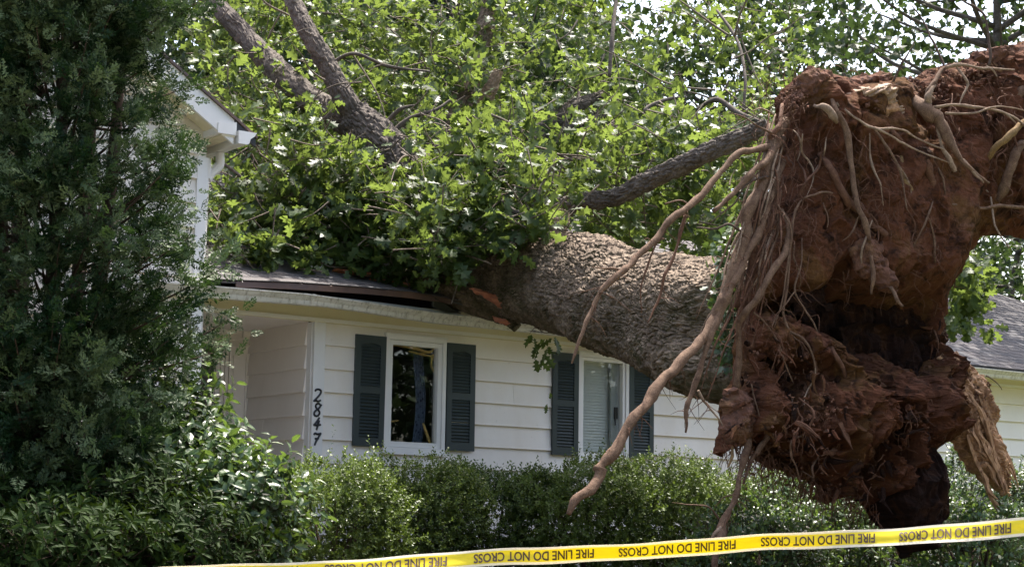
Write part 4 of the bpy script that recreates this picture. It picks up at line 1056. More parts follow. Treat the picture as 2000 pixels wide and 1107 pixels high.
# ---- roots
RB = MB()
def root(lst, rad, m='root', seed=None, sides=10, label=None, rl=0, n=None):
    """lst: (u, v, lift off the plate); rad in photo pixels"""
    pts = np.array([onplate(u, v, o) for u, v, o in lst]); rr = np.array(rad) * 12.0 / FPX * 0.68
    seed = seed if seed is not None else random.random() * 50
    nn = n or (len(pts) - 1) * 8
    nn = max(nn, 24); t_ = np.linspace(0, 1, nn); wp_ = catmull(pts, nn); fade = np.sin(np.pi * np.clip(t_, .02, .98)) ** .5
    Lr = np.linalg.norm(np.diff(wp_, axis=0), axis=1).sum(); q_ = np.stack([t_ * Lr * 4 + seed, t_ * 0 + 3.1, t_ * 0], -1)
    wob = np.stack([fbm(q_, 3), fbm(q_ + 40, 3), fbm(q_ + 80, 3)], -1) * (0.012 + rr.max() * .35) * fade[:, None]
    r_ = np.interp(t_, np.linspace(0, 1, len(rr)), rr) * (1 + .22 * fbm(q_ * 2.2 + 9, 3))
    mb = MB(); tube(mb, wp_ + wob, np.maximum(r_, .0015), sides, resample=False, bump=0.18, freq=14.0, seed=seed)
    o = link('root', mb.mesh('root', MT[m], True), oak, label=label)
    if rl:                                        # hair roots growing from it
        c = catmull(pts, 60); hb = MB()
        for _ in range(rl):
            k = random.randrange(4, 58); d = unit(rng.normal(size=3) * [1, .8, .6] + [0, 0, -.7]); p = c[k]; L = random.uniform(.03, .16)
            q = [p, p + d * L * .5 + rng.normal(size=3) * L * .12, p + d * L + [0, 0, -.3 * L] + rng.normal(size=3) * L * .2]
            tube(hb, q, [.0035, .0025, .001], 4, n=6, cap=False)
        link('rootlets', hb.mesh('rootlets', MT['redroot']), o, kind='stuff')
    return o
root([(1535, 235, .2), (1512, 275, .3), (1495, 330, .36), (1468, 395, .4), (1448, 455, .4), (1428, 525, .42), (1408, 595, .45), (1380, 645, .5), (1330, 705, .6), (1280, 765, .7), (1230, 830, .8), (1192, 888, .85), (1166, 922, .86)], [10, 15, 17, 18, 17, 16, 15, 15, 14, 13, 13, 14, 12], rl=50, sides=14, label='longest root, sloping down to the left over the window')
root([(1172, 914, .86), (1162, 940, .87), (1140, 968, .9), (1120, 985, .92), (1108, 1006, .94)], [15, 11, 9.5, 9, 5], sides=12, label='crooked tip of the longest root')
root([(1530, 315, .24), (1512, 368, .36), (1486, 440, .42), (1462, 490, .46), (1436, 540, .5), (1418, 585, .5), (1408, 624, .5)], [9, 10, 10, 9.5, 9, 8.5, 8], rl=16)
root([(1530, 285, .2), (1482, 287, .4), (1445, 300, .46), (1400, 345, .5), (1352, 398, .55), (1312, 430, .6), (1280, 470, .62), (1240, 508, .66), (1222, 528, .68), (1182, 560, .7), (1160, 592, .7), (1140, 640, .72), (1118, 708, .75)], [8, 9.5, 9.5, 9, 8.5, 8, 8, 7.5, 8, 7, 6, 5.5, 3], rl=22, label='long thin root arching left over the trunk')
root([(1222, 528, .68), (1200, 524, .68), (1156, 520, .7)], [4, 3.2, 1.5], 'root', sides=6)
root([(1345, 405, .56), (1330, 392, .56), (1298, 398, .56)], [3.5, 3, 1.2], sides=6)
root([(1340, 418, .56), (1325, 480, .58), (1300, 540, .6), (1290, 580, .6), (1264, 630, .62)], [4.5, 4.5, 4.5, 4, 1.6], 'redroot', sides=7, rl=6)
root([(1286, 462, .62), (1265, 520, .63), (1256, 560, .63), (1253, 612, .63)], [3, 2.6, 2.2, 1], 'redroot', sides=6)
root([(1530, 272, .2), (1500, 305, .4), (1475, 335, .45), (1440, 372, .48), (1392, 412, .5)], [9, 10, 9, 8.5, 8], rl=10)
root([(1520, 300, .2), (1500, 340, .34), (1482, 420, .36), (1470, 490, .36), (1456, 580, .34), (1442, 690, .3), (1438, 755, .28)], [10, 12, 11, 10, 10, 9, 10], 'redroot', rl=24)
root([(1505, 300, .3), (1490, 365, .33), (1462, 450, .34), (1452, 520, .34), (1440, 600, .34)], [6, 7, 7, 6, 5], 'redroot', rl=10)
root([(1530, 300, .2), (1505, 270, .34), (1518, 240, .34), (1528, 205, .2)], [7, 9, 8, 6], 'redroot', rl=16)
root([(1528, 410, .3), (1538, 440, .42), (1530, 490, .46), (1508, 535, .5), (1484, 575, .5), (1460, 610, .46), (1446, 640, .42), (1444, 700, .36), (1438, 755, .32)], [6, 8.5, 9, 9, 9, 8.5, 8, 8, 9], rl=14)
root([(1418, 585, .5), (1388, 648, .52), (1368, 720, .54), (1346, 796, .56), (1338, 846, .56)], [8, 8, 7.5, 6, 2.5], rl=14)
root([(1364, 762, .54), (1388, 798, .54), (1410, 832, .54)], [4, 3, 2], 'paleroot', sides=6, rl=5)
root([(1590, 205, .4), (1606, 208, .5), (1622, 228, .5), (1634, 240, .48)], [5, 9, 9, 5], 'paleroot')
root([(1624, 190, .4), (1632, 215, .5), (1655, 258, .5), (1666, 325, .5), (1672, 388, .5), (1688, 430, .52), (1698, 468, .5)], [5, 7.5, 7.5, 8, 8, 7.5, 7], label='root hanging down the middle of the clay to a lump', rl=8)
root([(1632, 203, .45), (1668, 232, .5), (1704, 250, .52), (1756, 252, .54), (1790, 266, .54), (1846, 292, .54)], [4.5, 4, 4, 3.2, 3, 2], 'paleroot', sides=6)
root([(1704, 250, .52), (1745, 270, .54), (1780, 286, .54), (1854, 318, .54)], [3.2, 3, 3, 1.8], 'paleroot', sides=6)
root([(1706, 252, .52), (1735, 300, .52), (1760, 350, .52), (1772, 410, .52)], [4, 4, 3.2, 1.5], 'root', sides=6, rl=4)
root([(1775, 190, .3), (1800, 208, .46), (1824, 232, .5), (1838, 258, .5), (1868, 298, .54), (1900, 335, .56), (1930, 357, .56)], [12, 18, 19, 15, 9, 6.5, 3], label='thick grey root forking near the top right of the plate', sides=14)
root([(1832, 250, .5), (1838, 280, .5), (1852, 305, .52), (1866, 334, .52)], [6, 4.5, 6.5, 5.5], 'paleroot')
root([(1880, 312, .55), (1900, 340, .56), (1920, 358, .56)], [4, 4, 2], 'paleroot', sides=6)
root([(1822, 195, .42), (1808, 188, .5), (1818, 168, .5), (1830, 150, .48), (1845, 132, .46)], [6, 8, 7, 5.5, 4], 'root')
root([(1812, 206, .48), (1808, 190, .52), (1816, 176, .52), (1826, 168, .5)], [8, 9, 8, 5], 'paleroot')
root([(1845, 134, .46), (1826, 92, .4), (1812, 65, .36), (1798, 40, .3), (1780, 12, .3)], [4, 3.6, 3.2, 2.4, 1.2], 'brown_twig', sides=6)
root([(1930, 130, .4), (1936, 90, .4), (1926, 36, .35), (1900, 12, .3), (1866, -6, .3)], [4.5, 4, 3.6, 3.2, 2], 'brown_twig', sides=6)
root([(1745, 160, .3), (1766, 120, .35), (1776, 100, .35), (1784, 84, .35)], [4, 3, 2.4, 1], 'brown_twig', sides=6)
root([(1846, 132, .48), (1880, 126, .54), (1930, 132, .56), (1982, 136, .56)], [5, 4.5, 4, 1.8], 'paleroot', sides=7)
root([(1862, 124, .5), (1884, 152, .55), (1890, 168, .55), (1882, 188, .55), (1874, 205, .55)], [3.6, 3.4, 3, 2.6, 1.4], 'paleroot', sides=6)
root([(1926, 130, .55), (1938, 138, .56), (1946, 150, .56)], [5, 4.5, 2], 'paleroot', sides=6)
root([(1824, 210, .5), (1872, 204, .56), (1930, 212, .58), (1978, 232, .58), (2015, 262, .56)], [4, 4, 3.8, 3.2, 2], 'paleroot', sides=7)
root([(1846, 222, .5), (1892, 220, .56), (1930, 212, .58), (1965, 208, .58), (2010, 218, .56)], [4, 3.8, 3, 2.4, 1.6], 'paleroot', sides=6)
root([(1960, 222, .58), (1978, 238, .58), (1984, 242, .58)], [3, 2.4, 1.6], 'paleroot', sides=6)
root([(2030, 220, .4), (2000, 238, .5), (1970, 258, .55), (1942, 288, .5), (1920, 325, .36)], [10, 10, 10, 9, 7], 'yellowroot')
root([(2030, 260, .3), (2000, 285, .44), (1975, 320, .44), (1955, 370, .38), (1940, 400, .3)], [14, 15, 15, 12, 8], 'root', label='broad flat root at the right edge of the plate')
root([(2030, 150, .3), (1996, 180, .4), (1985, 215, .36), (1988, 240, .3)], [14, 16, 12, 8], 'root')
root([(1795, 397, .3), (1850, 398, .44), (1905, 402, .46), (1960, 404, .46), (2030, 410, .44)], [4, 5, 4.5, 5, 4], 'root', sides=7)
root([(1758, 290, .32), (1768, 335, .44), (1784, 368, .46), (1795, 398, .4)], [4, 5, 5.5, 4], 'yellowroot')
root([(1802, 265, .3), (1812, 310, .44), (1818, 360, .42), (1828, 400, .38)], [8, 12, 12, 7], 'redroot')
root([(1690, 225, .34), (1745, 262, .42), (1785, 300, .4)], [6, 9, 5], 'redroot')
root([(1668, 380, .3), (1700, 430, .42), (1730, 460, .42), (1765, 492, .34)], [7, 10, 9, 5], 'redroot')
root([(1600, 300, .34), (1628, 350, .44), (1660, 400, .42), (1700, 440, .34)], [6, 10, 11, 6], 'redroot')
root([(1935, 385, .42), (1944, 430, .48), (1956, 460, .5), (1970, 486, .5)], [3, 3, 2.5, 1.4], 'paleroot', sides=6)
root([(1738, 560, .5), (1748, 580, .55), (1764, 598, .56)], [7, 6, 3], 'root')
root([(1700, 500, .5), (1706, 540, .5), (1702, 575, .46)], [7, 6, 3], 'root')
root([(1570, 388, .42), (1556, 402, .46), (1546, 435, .46), (1542, 480, .46), (1541, 530, .46), (1536, 580, .46), (1534, 610, .46), (1545, 650, .46), (1565, 670, .46), (1580, 690, .44)], [2.5, 3, 3, 3, 3, 3, 2.8, 2.6, 2.4, 1.4], 'root', sides=6, rl=20)
root([(1520, 400, .44), (1535, 425, .48), (1545, 460, .48), (1538, 520, .48), (1530, 590, .48), (1512, 640, .46)], [2, 2.4, 2.4, 2.2, 2, 1], 'root', sides=5, rl=10)
root([(1566, 464, .42), (1562, 520, .46), (1556, 565, .46), (1575, 605, .46), (1592, 640, .46), (1608, 675, .42)], [2, 2.4, 2.6, 2.6, 2.4, 1.2], 'root', sides=5, rl=8)
root([(1556, 566, .46), (1530, 600, .47), (1508, 640, .47)], [2, 2.2, 1.2], 'root', sides=5)
root([(1470, 610, .46), (1500, 640, .48), (1520, 672, .48), (1548, 745, .46)], [2, 2.4, 2.4, 1.4], 'root', sides=5, rl=14)
root([(1570, 388, .46), (1600, 382, .46), (1626, 378, .44)], [2.6, 3.4, 2], 'root', sides=6, rl=4)
root([(1608, 395, .44), (1616, 420, .46), (1615, 445, .44)], [1.6, 2, 1.2], 'root', sides=5)
root([(1545, 648, .46), (1575, 668, .5), (1590, 700, .5), (1592, 728, .46)], [3, 3.4, 3.2, 1.8], 'root', sides=6)
root([(1622, 665, .4), (1630, 695, .46), (1650, 738, .42)], [5, 8, 4], 'redroot')
root([(1468, 750, .4), (1480, 790, .42), (1490, 830, .42), (1494, 840, .4)], [2, 2.2, 2, 1], 'root', sides=5)
root([(1520, 735, .3), (1500, 760, .36), (1482, 770, .36), (1490, 755, .36)], [2.6, 2.6, 2, 1], 'root', sides=5)
root([(1545, 770, .3), (1545, 800, .42), (1545, 838, .4)], [2, 2, 1], 'root', sides=5)
root([(1590, 850, .3), (1548, 858, .46), (1545, 885, .46), (1558, 915, .44), (1562, 940, .4)], [2, 3, 3, 2.6, 1.4], 'root', sides=6)
root([(1598, 890, .36), (1588, 910, .48), (1592, 930, .48), (1568, 920, .46)], [2, 2.6, 2.6, 1.6], 'root', sides=6)
root([(1500, 850, .3), (1485, 880, .36), (1468, 905, .36), (1452, 945, .36)], [7, 7, 5, 2], 'root', rl=16)
root([(1462, 850, .3), (1455, 885, .34), (1445, 925, .36), (1440, 965, .38), (1425, 1005, .4), (1408, 1040, .42), (1396, 1075, .44), (1395, 1130, .44)], [9, 10, 8, 7, 8, 12, 9, 7], rl=40, label='muddy root trailing down into the hedge', sides=12)
root([(1408, 1030, .44), (1396, 1050, .46), (1386, 1072, .46)], [6, 4, 2], 'paleroot', sides=7)
root([(1404, 1012, .44), (1385, 990, .5), (1358, 982, .52), (1312, 981, .54)], [3, 2.6, 2.2, 1], 'root', sides=6)
root([(1430, 872, .3), (1425, 890, .34), (1420, 912, .34)], [4, 5, 2], 'yellowroot', sides=6)
root([(1440, 960, .38), (1412, 968, .4), (1396, 990, .4)], [2, 2, 1], 'root', sides=5)
root([(1512, 262, .34), (1480, 252, .42), (1450, 232, .46), (1428, 222, .46)], [3, 2.6, 2, 1], 'root', sides=6)
root([(1510, 225, .3), (1485, 212, .4), (1470, 216, .42)], [2.4, 2, 1], 'paleroot', sides=5)
root([(1500, 345, .4), (1450, 360, .5), (1430, 400, .5), (1380, 440, .52)], [3, 2.6, 2, 1], 'brown_twig', sides=5)
root([(1445, 450, .45), (1420, 440, .5), (1390, 452, .52), (1360, 446, .54)], [3, 3, 2.6, 1.4], 'brown_twig', sides=5)
for _ in range(26):                                # thin roots running down beside the big ones
    u0, v0 = random.uniform(1500, 1532), random.uniform(215, 420); L_v = random.uniform(120, 420); sl = random.uniform(-.42, -.1)
    root([(u0 + sl * L_v * t + random.gauss(0, 5), v0 + L_v * t, .22 + .22 * math.sin(t * 2.2) + random.uniform(-.04, .06)) for t in (0, .25, .5, .75, 1)], [2.4, 3.2, 3, 2.4, 1], random.choice(['root', 'redroot', 'redroot', 'paleroot']), sides=6, rl=6)
for _ in range(46):                                # and over the clay
    u0, v0 = random.uniform(1540, 1990), random.uniform(160, 820)
    if v0 > 440 and u0 > 1840: continue
    L_v = random.uniform(40, 170); sl = random.uniform(-.5, .5); pts_ = [(u0 + sl * L_v * t + random.gauss(0, 6), v0 + L_v * t) for t in (0, .33, .66, 1)]
    root([(a_, b_, surf(a_, b_) + random.uniform(-.01, .035)) for a_, b_ in pts_], [1.6, 3.2, 2.6, 1], random.choice(['root', 'redroot', 'redroot', 'paleroot']), sides=6, rl=4)
root([(1925, 735, .2), (1942, 750, .3), (1956, 762, .32)], [2, 1.8, 1], 'root', sides=5)
# shards of rotten wood and torn clay that stick out of the broken lower half
for m_, cnt_ in (('rot', 150), ('soil', 190), ('redroot', 45)):
    mb = MB()
    for q in range(cnt_):
        u, v = random.uniform(1440, 1840), random.uniform(585, 985)
        if not inpoly_(u, v): continue
        p = onplate(u, v, surf(u, v) - .02); d = unit(rng.normal(size=3) * [.8, .5, .55] + NP * .25 + [0, 0, -.75]); L_s = random.uniform(.04, .20); w_ = random.uniform(.006, .022)
        tube(mb, [p, p + d * L_s * .5 + rng.normal(size=3) * .012, p + d * L_s + rng.normal(size=3) * .02], [w_, w_ * .9, w_ * .12], 5, n=6, bump=.5, freq=25, seed=q)
    link('shards', mb.mesh('shards', MT[m_]), oak, kind='stuff')
# fine hair roots hanging all over the plate, and crumbs of clay on its upper rim
hb = MB()
for _ in range(1150):
    u = random.uniform(1440, 2010); v = random.choice([random.uniform(120, 420), random.uniform(400, 960)])
    if v > 620 and u > 1830: continue
    if v > 470 and u > 1860: continue
    p = onplate(u, v, surf(u, v) - .005); L = random.uniform(.04, .22); d = unit(rng.normal(size=3) * [.7, .5, .4] + [0, -.2, -1.0])
    q = [p]
    for k in range(4): q.append(q[-1] + d * L / 4 + rng.normal(size=3) * L * .10)
    tube(hb, q, [.003, .0026, .002, .0015, .0006], 4, n=10, cap=False)
for _ in range(260):                               # fringe under the plate
    u = random.uniform(1410, 1720); vb = np.interp(u, [1410, 1440, 1480, 1540, 1590, 1640, 1720], [880, 868, 900, 925, 965, 970, 1010])
    p = onplate(u, vb - random.uniform(0, 25), random.uniform(-.1, .3)); L = random.uniform(.05, .30); d = unit(rng.normal(size=3) * .4 + [0, 0, -1.0]); q = [p]
    for k in range(4): q.append(q[-1] + d * L / 4 + rng.normal(size=3) * L * .09)
    tube(hb, q, [.004, .003, .0025, .0018, .0006], 4, n=9, cap=False)
link('hair_roots', hb.mesh('hair_roots', MT['redroot']), oak, kind='stuff')
cb = MB(); ico = np.array([[0, 0, 1], [.9, 0, .1], [-.3, .85, .2], [-.4, -.8, -.1], [.1, .1, -.9]]); icot = [[0, 1, 2], [0, 2, 3], [0, 3, 1], [4, 2, 1], [4, 3, 2], [4, 1, 3]]
top = np.array([(1517, 200), (1535, 178), (1580, 136), (1632, 154), (1690, 152), (1745, 154), (1788, 154), (1840, 132), (1890, 118), (1930, 98), (1990, 88), (2050, 92)])
for _ in range(3600):
    r_ = random.random()
    if r_ < .72:
        u = random.uniform(1517, 2040); v = np.interp(u, top[:, 0], top[:, 1]) + abs(random.gauss(0, 26)) - 2; off = .06 + .012 * (v - np.interp(u, top[:, 0], top[:, 1])) + random.uniform(-.06, .1); off = min(off, .44)
    elif r_ < .86:
        u = random.uniform(1840, 1935); v = 690 + (u - 1840) * .62 + abs(random.gauss(0, 26)); off = .16 + random.uniform(-.05, .08)
    else:
        u = random.uniform(1440, 1830); v = random.uniform(600, 960); off = random.uniform(.3, .5)
    off = surf(u, v) if not (r_ >= .72 and r_ < .86) else surf(u, v, 'broken_root') + .02
    s = random.uniform(.006, .022) * (1.5 if random.random() < .1 else 1); Rm = np.linalg.qr(rng.normal(size=(3, 3)))[0]
    cb.add(onplate(u, v, off) + (ico * [1, .8, .6] * s) @ Rm.T, tri=icot)
link('clay_crumbs', cb.mesh('clay_crumbs', MT['clod']), oak, kind='stuff')
# ================================================================== foliage
def leaf_template(outline, mids, fold=0.18, droop=0.15):
    """outline: right half (x, y) from base to tip; a leaf along +y with a folded midrib"""
    o = np.array(outline, float); ym = np.linspace(0, 1, mids)
    V = [[0, y, -droop * y * y] for y in ym]; nm = len(V); T = []
    for sgn in (1, -1):
        st = len(V)
        for x, y in o: V.append([sgn * x, y, abs(x) * fold - droop * y * y])
        near = [int(np.clip(round(y * (mids - 1)), 0, mids - 1)) for x, y in o]
        for k in range(len(o) - 1):
            T.append([near[k], st + k, st + k + 1][::sgn])
            if near[k + 1] != near[k]: T.append([near[k], st + k + 1, near[k + 1]][::sgn])
        T.append([0, near[0] if near[0] else 1, st][::sgn] if near[0] else [0, st, 1][::sgn] if False else [0, st, st][::sgn])
        T.pop()
        T.append([near[-1], st + len(o) - 1, mids - 1][::sgn] if near[-1] != mids - 1 else [mids - 1, st + len(o) - 1, mids - 2][::-sgn])
    return np.array(V), np.array(T)
OAK = leaf_template([(.02, .02), (.10, .12), (.24, .20), (.11, .33), (.13, .38), (.38, .50), (.15, .60), (.16, .65), (.33, .82), (.12, .84), (.10, .93)], 6)
OAKS = leaf_template([(.03, .05), (.22, .22), (.10, .36), (.36, .52), (.14, .64), (.28, .84), (.06, .93)], 4)
MAPLE = leaf_template([(.12, .04), (.40, .22), (.24, .42), (.38, .62), (.12, .74)], 3, .12, .1)
OVAL = leaf_template([(.14, .16), (.22, .42), (.17, .72), (.06, .92)], 4, .25, .25)
LANCE = leaf_template([(.08, .14), (.145, .42), (.12, .72), (.04, .93)], 4, .3, .3)
KITE = (np.array([[0, 0, 0], [.44, .38, .08], [.10, .62, 0], [0, 1, -.12], [-.12, .58, 0], [-.44, .42, .08]]), np.array([[0, 1, 2], [0, 2, 4], [2, 3, 4], [0, 4, 5]]))
OAKF = (np.array([[0, 0, 0], [.30, .30, .06], [.10, .42, 0], [.38, .66, .05], [.10, .78, -.06], [0, 1, -.14], [-.10, .74, -.06], [-.38, .60, .05], [-.10, .44, 0], [-.28, .26, .06]]), np.array([[0, 1, 2], [2, 3, 4], [4, 5, 6], [6, 7, 8], [8, 9, 0], [0, 2, 8], [2, 4, 6], [2, 6, 8]]))
BLADE = (np.array([[0, 0, 0], [.09, .4, .03], [0, 1, -.1], [-.09, .4, .03], [0, .45, -.02]]), np.array([[0, 1, 4], [1, 2, 4], [2, 3, 4], [3, 0, 4]]))
ELL = (np.array([[0, 0, 0], [.20, .35, .05], [.14, .75, .02], [0, 1, -.1], [-.14, .75, .02], [-.20, .35, .05]]), np.array([[0, 1, 5], [1, 2, 5], [2, 4, 5], [2, 3, 4]]))
TINY = (np.array([[0, 0, 0], [.30, .5, .07], [0, 1.0, 0], [-.30, .5, .07], ]), np.array([[0, 1, 2], [0, 2, 3]]))
def place_leaves(mb, tpl, pos, axis, nrm, size, tint):
    V, T = tpl; pos = np.asarray(pos, float); n = len(pos)
    if n == 0: return
    y = unit(axis); x = unit(np.cross(y, nrm)); z = np.cross(x, y); size = np.broadcast_to(np.asarray(size, float), (n,))
    P3 = pos[:, None] + size[:, None, None] * (V[None, :, :1] * x[:, None] + V[None, :, 1:2] * y[:, None] + V[None, :, 2:] * z[:, None])
    tri = (T[None] + (np.arange(n) * len(V))[:, None, None]).reshape(-1, 3)
    mb.add(P3.reshape(-1, 3), tri=tri, tint=np.repeat(np.broadcast_to(tint, (n,)), len(V)))
def leaf_mats(pos, axis, nrm, size):
    y = unit(axis); x = unit(np.cross(y, nrm)); z = np.cross(x, y)
    return [Matrix([[x[i, r] * size[i] for r in ()] or [x[i, r] * size[i], y[i, r] * size[i], z[i, r] * size[i], pos[i, r]] for r in range(3)] + [[0, 0, 0, 1]]) for i in range(len(pos))]
def rosette(center, axis, cnt, size, spread=1.0, up=0.55):
    """leaves round a twig end"""
    A_ = unit(rng.normal(size=(cnt, 3)) * spread + axis * 0.9 + np.array([0, 0, -0.25]))
    nn = unit(rng.normal(size=(cnt, 3)) * 0.55 + np.array([0, -0.15, up]) + A_ * 0.1)
    pos = center + A_ * size * rng.uniform(0.05, 0.5, (cnt, 1))
    return pos, A_, nn, size * rng.uniform(0.65, 1.2, cnt)
def inpoly(u, v, poly):
    c = np.zeros(np.shape(u), bool); p = np.asarray(poly, float)
    for (ax, ay), (bx, by) in zip(p, np.roll(p, -1, 0)):
        c ^= ((ay > v) != (by > v)) & (u < (bx - ax) * (v - ay) / (by - ay + 1e-12) + ax)
    return c

# ---- crown of the fallen oak: a heap of leafy twigs over the roof
ZONE = [(395, -90), (1560, -90), (1560, 180), (1500, 290), (1440, 400), (1420, 490), (1330, 495), (1210, 470), (1120, 440), (1066, 426), (960, 452), (890, 520), (860, 555), (700, 548), (600, 522), (500, 530), (440, 500), (400, 420), (400, 330), (460, 300), (480, 250), (400, 160)]
def roof_clear(p):
    s, n, z = toW(p)
    mm = np.clip(NL - n, 0, MRIDGE)
    rz = np.where(n < NL + .05, roof_z(s, mm), 0.0)
    inwing = (s < SWG + .25) & (n < NW + .3)
    return (z > rz + 0.05) & ~inwing
LIMBS = [([(820, 335), (785, 315), (735, 270), (692, 232)], 18.6, 46), ([(692, 232), (645, 140), (608, 75), (575, 0)], 19.0, 27), ([(692, 232), (610, 200)], 19.0, 30), ([(560, 155), (520, 115)], 19.8, 30), ([(440, 30), (400, -10)], 20.4, 30),
         ([(895, 240), (910, 165)], 20.3, 26), ([(950, 60), (962, -20)], 20.8, 24), ([(965, 165), (975, 140)], 20, 16), ([(1045, 268), (1090, 228), (1140, 200), (1175, 186)], 19.2, 22), ([(1150, 235), (1200, 224)], 19.3, 12), ([(1235, 372), (1330, 322)], 17.0, 20), ([(1110, 402), (1190, 388)], 17.2, 20), ([(760, 262), (830, 220)], 18.6, 12), ([(640, 130), (690, 108), (760, 130), (840, 140)], 19, 10)]
def limb_clear(u, v, d):
    for pl, dl, w in LIMBS:
        if d > dl + .15: continue
        for (ax, ay), (bx, by) in zip(pl[:-1], pl[1:]):
            t = min(max(((u - ax) * (bx - ax) + (v - ay) * (by - ay)) / ((bx - ax) ** 2 + (by - ay) ** 2), 0), 1)
            if math.hypot(u - ax - t * (bx - ax), v - ay - t * (by - ay)) < w * .72 + 4: return False
    return True
def blobs(cnt, dmin, dmax, zone):
    out = []
    while len(out) < cnt:
        u = random.uniform(390, 1560); v = random.uniform(-90, 560)
        if not inpoly(np.array(u), np.array(v), zone): continue
        # openings where the sky shows
        if any(((u - a) / c) ** 2 + ((v - b) / d) ** 2 < 1 for a, b, c, d in ((1250, 20, 45, 60), (1352, 165, 40, 70), (872, 235, 22, 40), (1290, 90, 25, 30), (1440, 110, 30, 50))) : continue
        # the upper right is thin
        if u > 1180 and v < 210 and random.random() < .5: continue
        d = dmin + (dmax - dmin) * random.random() ** 1.2
        p = P(u, v, d)
        if not roof_clear(p): continue
        if float(fbm(p * np.array([.95, .95, 1.1]) + 2.5, 2)) < -.12 + .10 * (v < 230): continue
        if not limb_clear(u, v, d): continue
        if v < 230 and d < 18.2 + (230 - v) / 110: continue
        if v > 230 and 1000 < u < 1420 and d < 17.0: continue
        out.append((p, u, v, d))
    return out
def roof_blobs(cnt):
    out = []
    while len(out) < cnt:
        s_, m_ = random.uniform(-1.25, 1.7), random.uniform(.18, 2.2) ; m_ = max(m_, .18 + .35 * random.random())
        p = W(s_, NL - m_, float(roof_z(s_, m_)) + .04 + abs(random.gauss(0, .25)))
        out.append((p, 600, 500, 17.5))
    return out
def open_blobs(cnt, d0, d1, zone):
    out = []
    while len(out) < cnt:
        u = random.uniform(740, 1200); v = random.uniform(250, 560)
        if inpoly(np.array(u), np.array(v), zone) and limb_clear(u, v, 30): out.append((P(u, v, random.uniform(d0, d1)), u, v, 17.2))
    return out
far, near = MB(), MB(); tw = MB(); big = []
cl = blobs(1650, 17.0, 23.5, ZONE)
cl += blobs(260, 16.9, 18.6, [(480, 320), (640, 330), (780, 360), (860, 300), (1000, 280), (1130, 330), (1130, 400), (1060, 425), (960, 450), (885, 520), (850, 550), (700, 545), (600, 520), (520, 500), (450, 480)])
cl += roof_blobs(230)
cl += open_blobs(60, 15.7, 16.5, [(850, 400), (930, 390), (1000, 410), (1085, 405), (1120, 430), (1060, 455), (985, 480), (935, 515), (890, 550), (850, 540), (820, 470)])
cl += open_blobs(80, 16.0, 16.9, [(800, 330), (860, 290), (1000, 270), (1130, 320), (1130, 395), (1060, 428), (1000, 440), (940, 470), (900, 525), (850, 500), (800, 420)])
for p, u, v, d in cl:
    ax = unit(rng.normal(size=3) * [1, .7, .5] + [0, -.25, -.15])
    base = p - ax * random.uniform(.25, .5) + [0, 0, .06]
    tube(tw, [base, (base + p) / 2 + rng.normal(size=3) * .03, p], [.009, .006, .003], 4, n=5, cap=False)
    shade = random.gauss(.5, .16)
    for q in range(random.choice((1, 2, 2, 3))):
        c = p if q == 0 else base + (p - base) * random.uniform(.2, .7) + rng.normal(size=3) * .09
        n_ = random.randint(4, 8)
        po, A_, nn, sz = rosette(c, ax, n_, random.uniform(.115, .18))
        t = np.clip(shade + rng.normal(size=n_) * .16, 0, 1)
        ok = roof_clear(po)
        if d < 18.4:
            for k in range(n_):
                if ok[k]: big.append((d, po[k], A_[k], nn[k], sz[k], t[k]))
        else:
            place_leaves(far, OAKF, po[ok], A_[ok], nn[ok], sz[ok], t[ok])
# sprigs hanging in front of the wall and beside the shutter, and on the torn roof edge
def sprig(u, v, d, cnt, size, ax=(0, -.2, -1), m=True):
    c = P(u, v, d); po, A_, nn, sz = rosette(c, np.array(ax, float), cnt, size)
    for k in range(cnt): big.append((0.0, po[k], A_[k], nn[k], sz[k], float(np.clip(random.gauss(.6, .2), 0, 1))))
for u, v in ((1040, 650), (1052, 668), (1062, 690), (1046, 700), (1085, 655), (1072, 672)): sprig(u, v, 16.6, 4, .13)
tube(tw, [P(1092, 640, 16.7), P(1066, 650, 16.6), P(1046, 640, 16.6), P(1034, 652, 16.6)], [.008, .006, .005, .002], 5, n=14)
sprig(1071, 782, 17.9, 3, .12); sprig(505, 520, 16.2, 7, .15); sprig(530, 512, 16.3, 6, .15); sprig(770, 548, 17.0, 4, .14); sprig(1150, 735, 15.6, 0, .1)
big.sort(key=lambda b: b[0])
OAKM = [None] * 4
for k in range(4):
    OAKM[k] = MB().add(OAK[0], tri=OAK[1], tint=.2 + .22 * k).mesh('leaf', MT['oak_leaf'], tint=True)
sel = big[:290]; restb = [b for b in big[290:] if b[0] < 17.4]; mid = [b for b in big[290:] if b[0] >= 17.4]
place_leaves(far, OAKS, *[np.array([b[q] for b in mid]) for q in (1, 2, 3, 4, 5)])
for d_, p, a_, n_, s_, t_ in sel:
    put('leaf', OAKM[int(np.clip((t_ - .1) / .22, 0, 3))], oak, leaf_mats(p[None], a_[None], n_[None], [s_])[0])
place_leaves(near, OAK, np.array([b[1] for b in restb]), np.array([b[2] for b in restb]), np.array([b[3] for b in restb]), np.array([b[4] for b in restb]), np.array([b[5] for b in restb]))
link('foliage', near.mesh('foliage', MT['oak_leaf'], tint=True), oak, kind='stuff')
link('foliage', far.mesh('foliage', MT['oak_leaf'], tint=True), oak, kind='stuff')
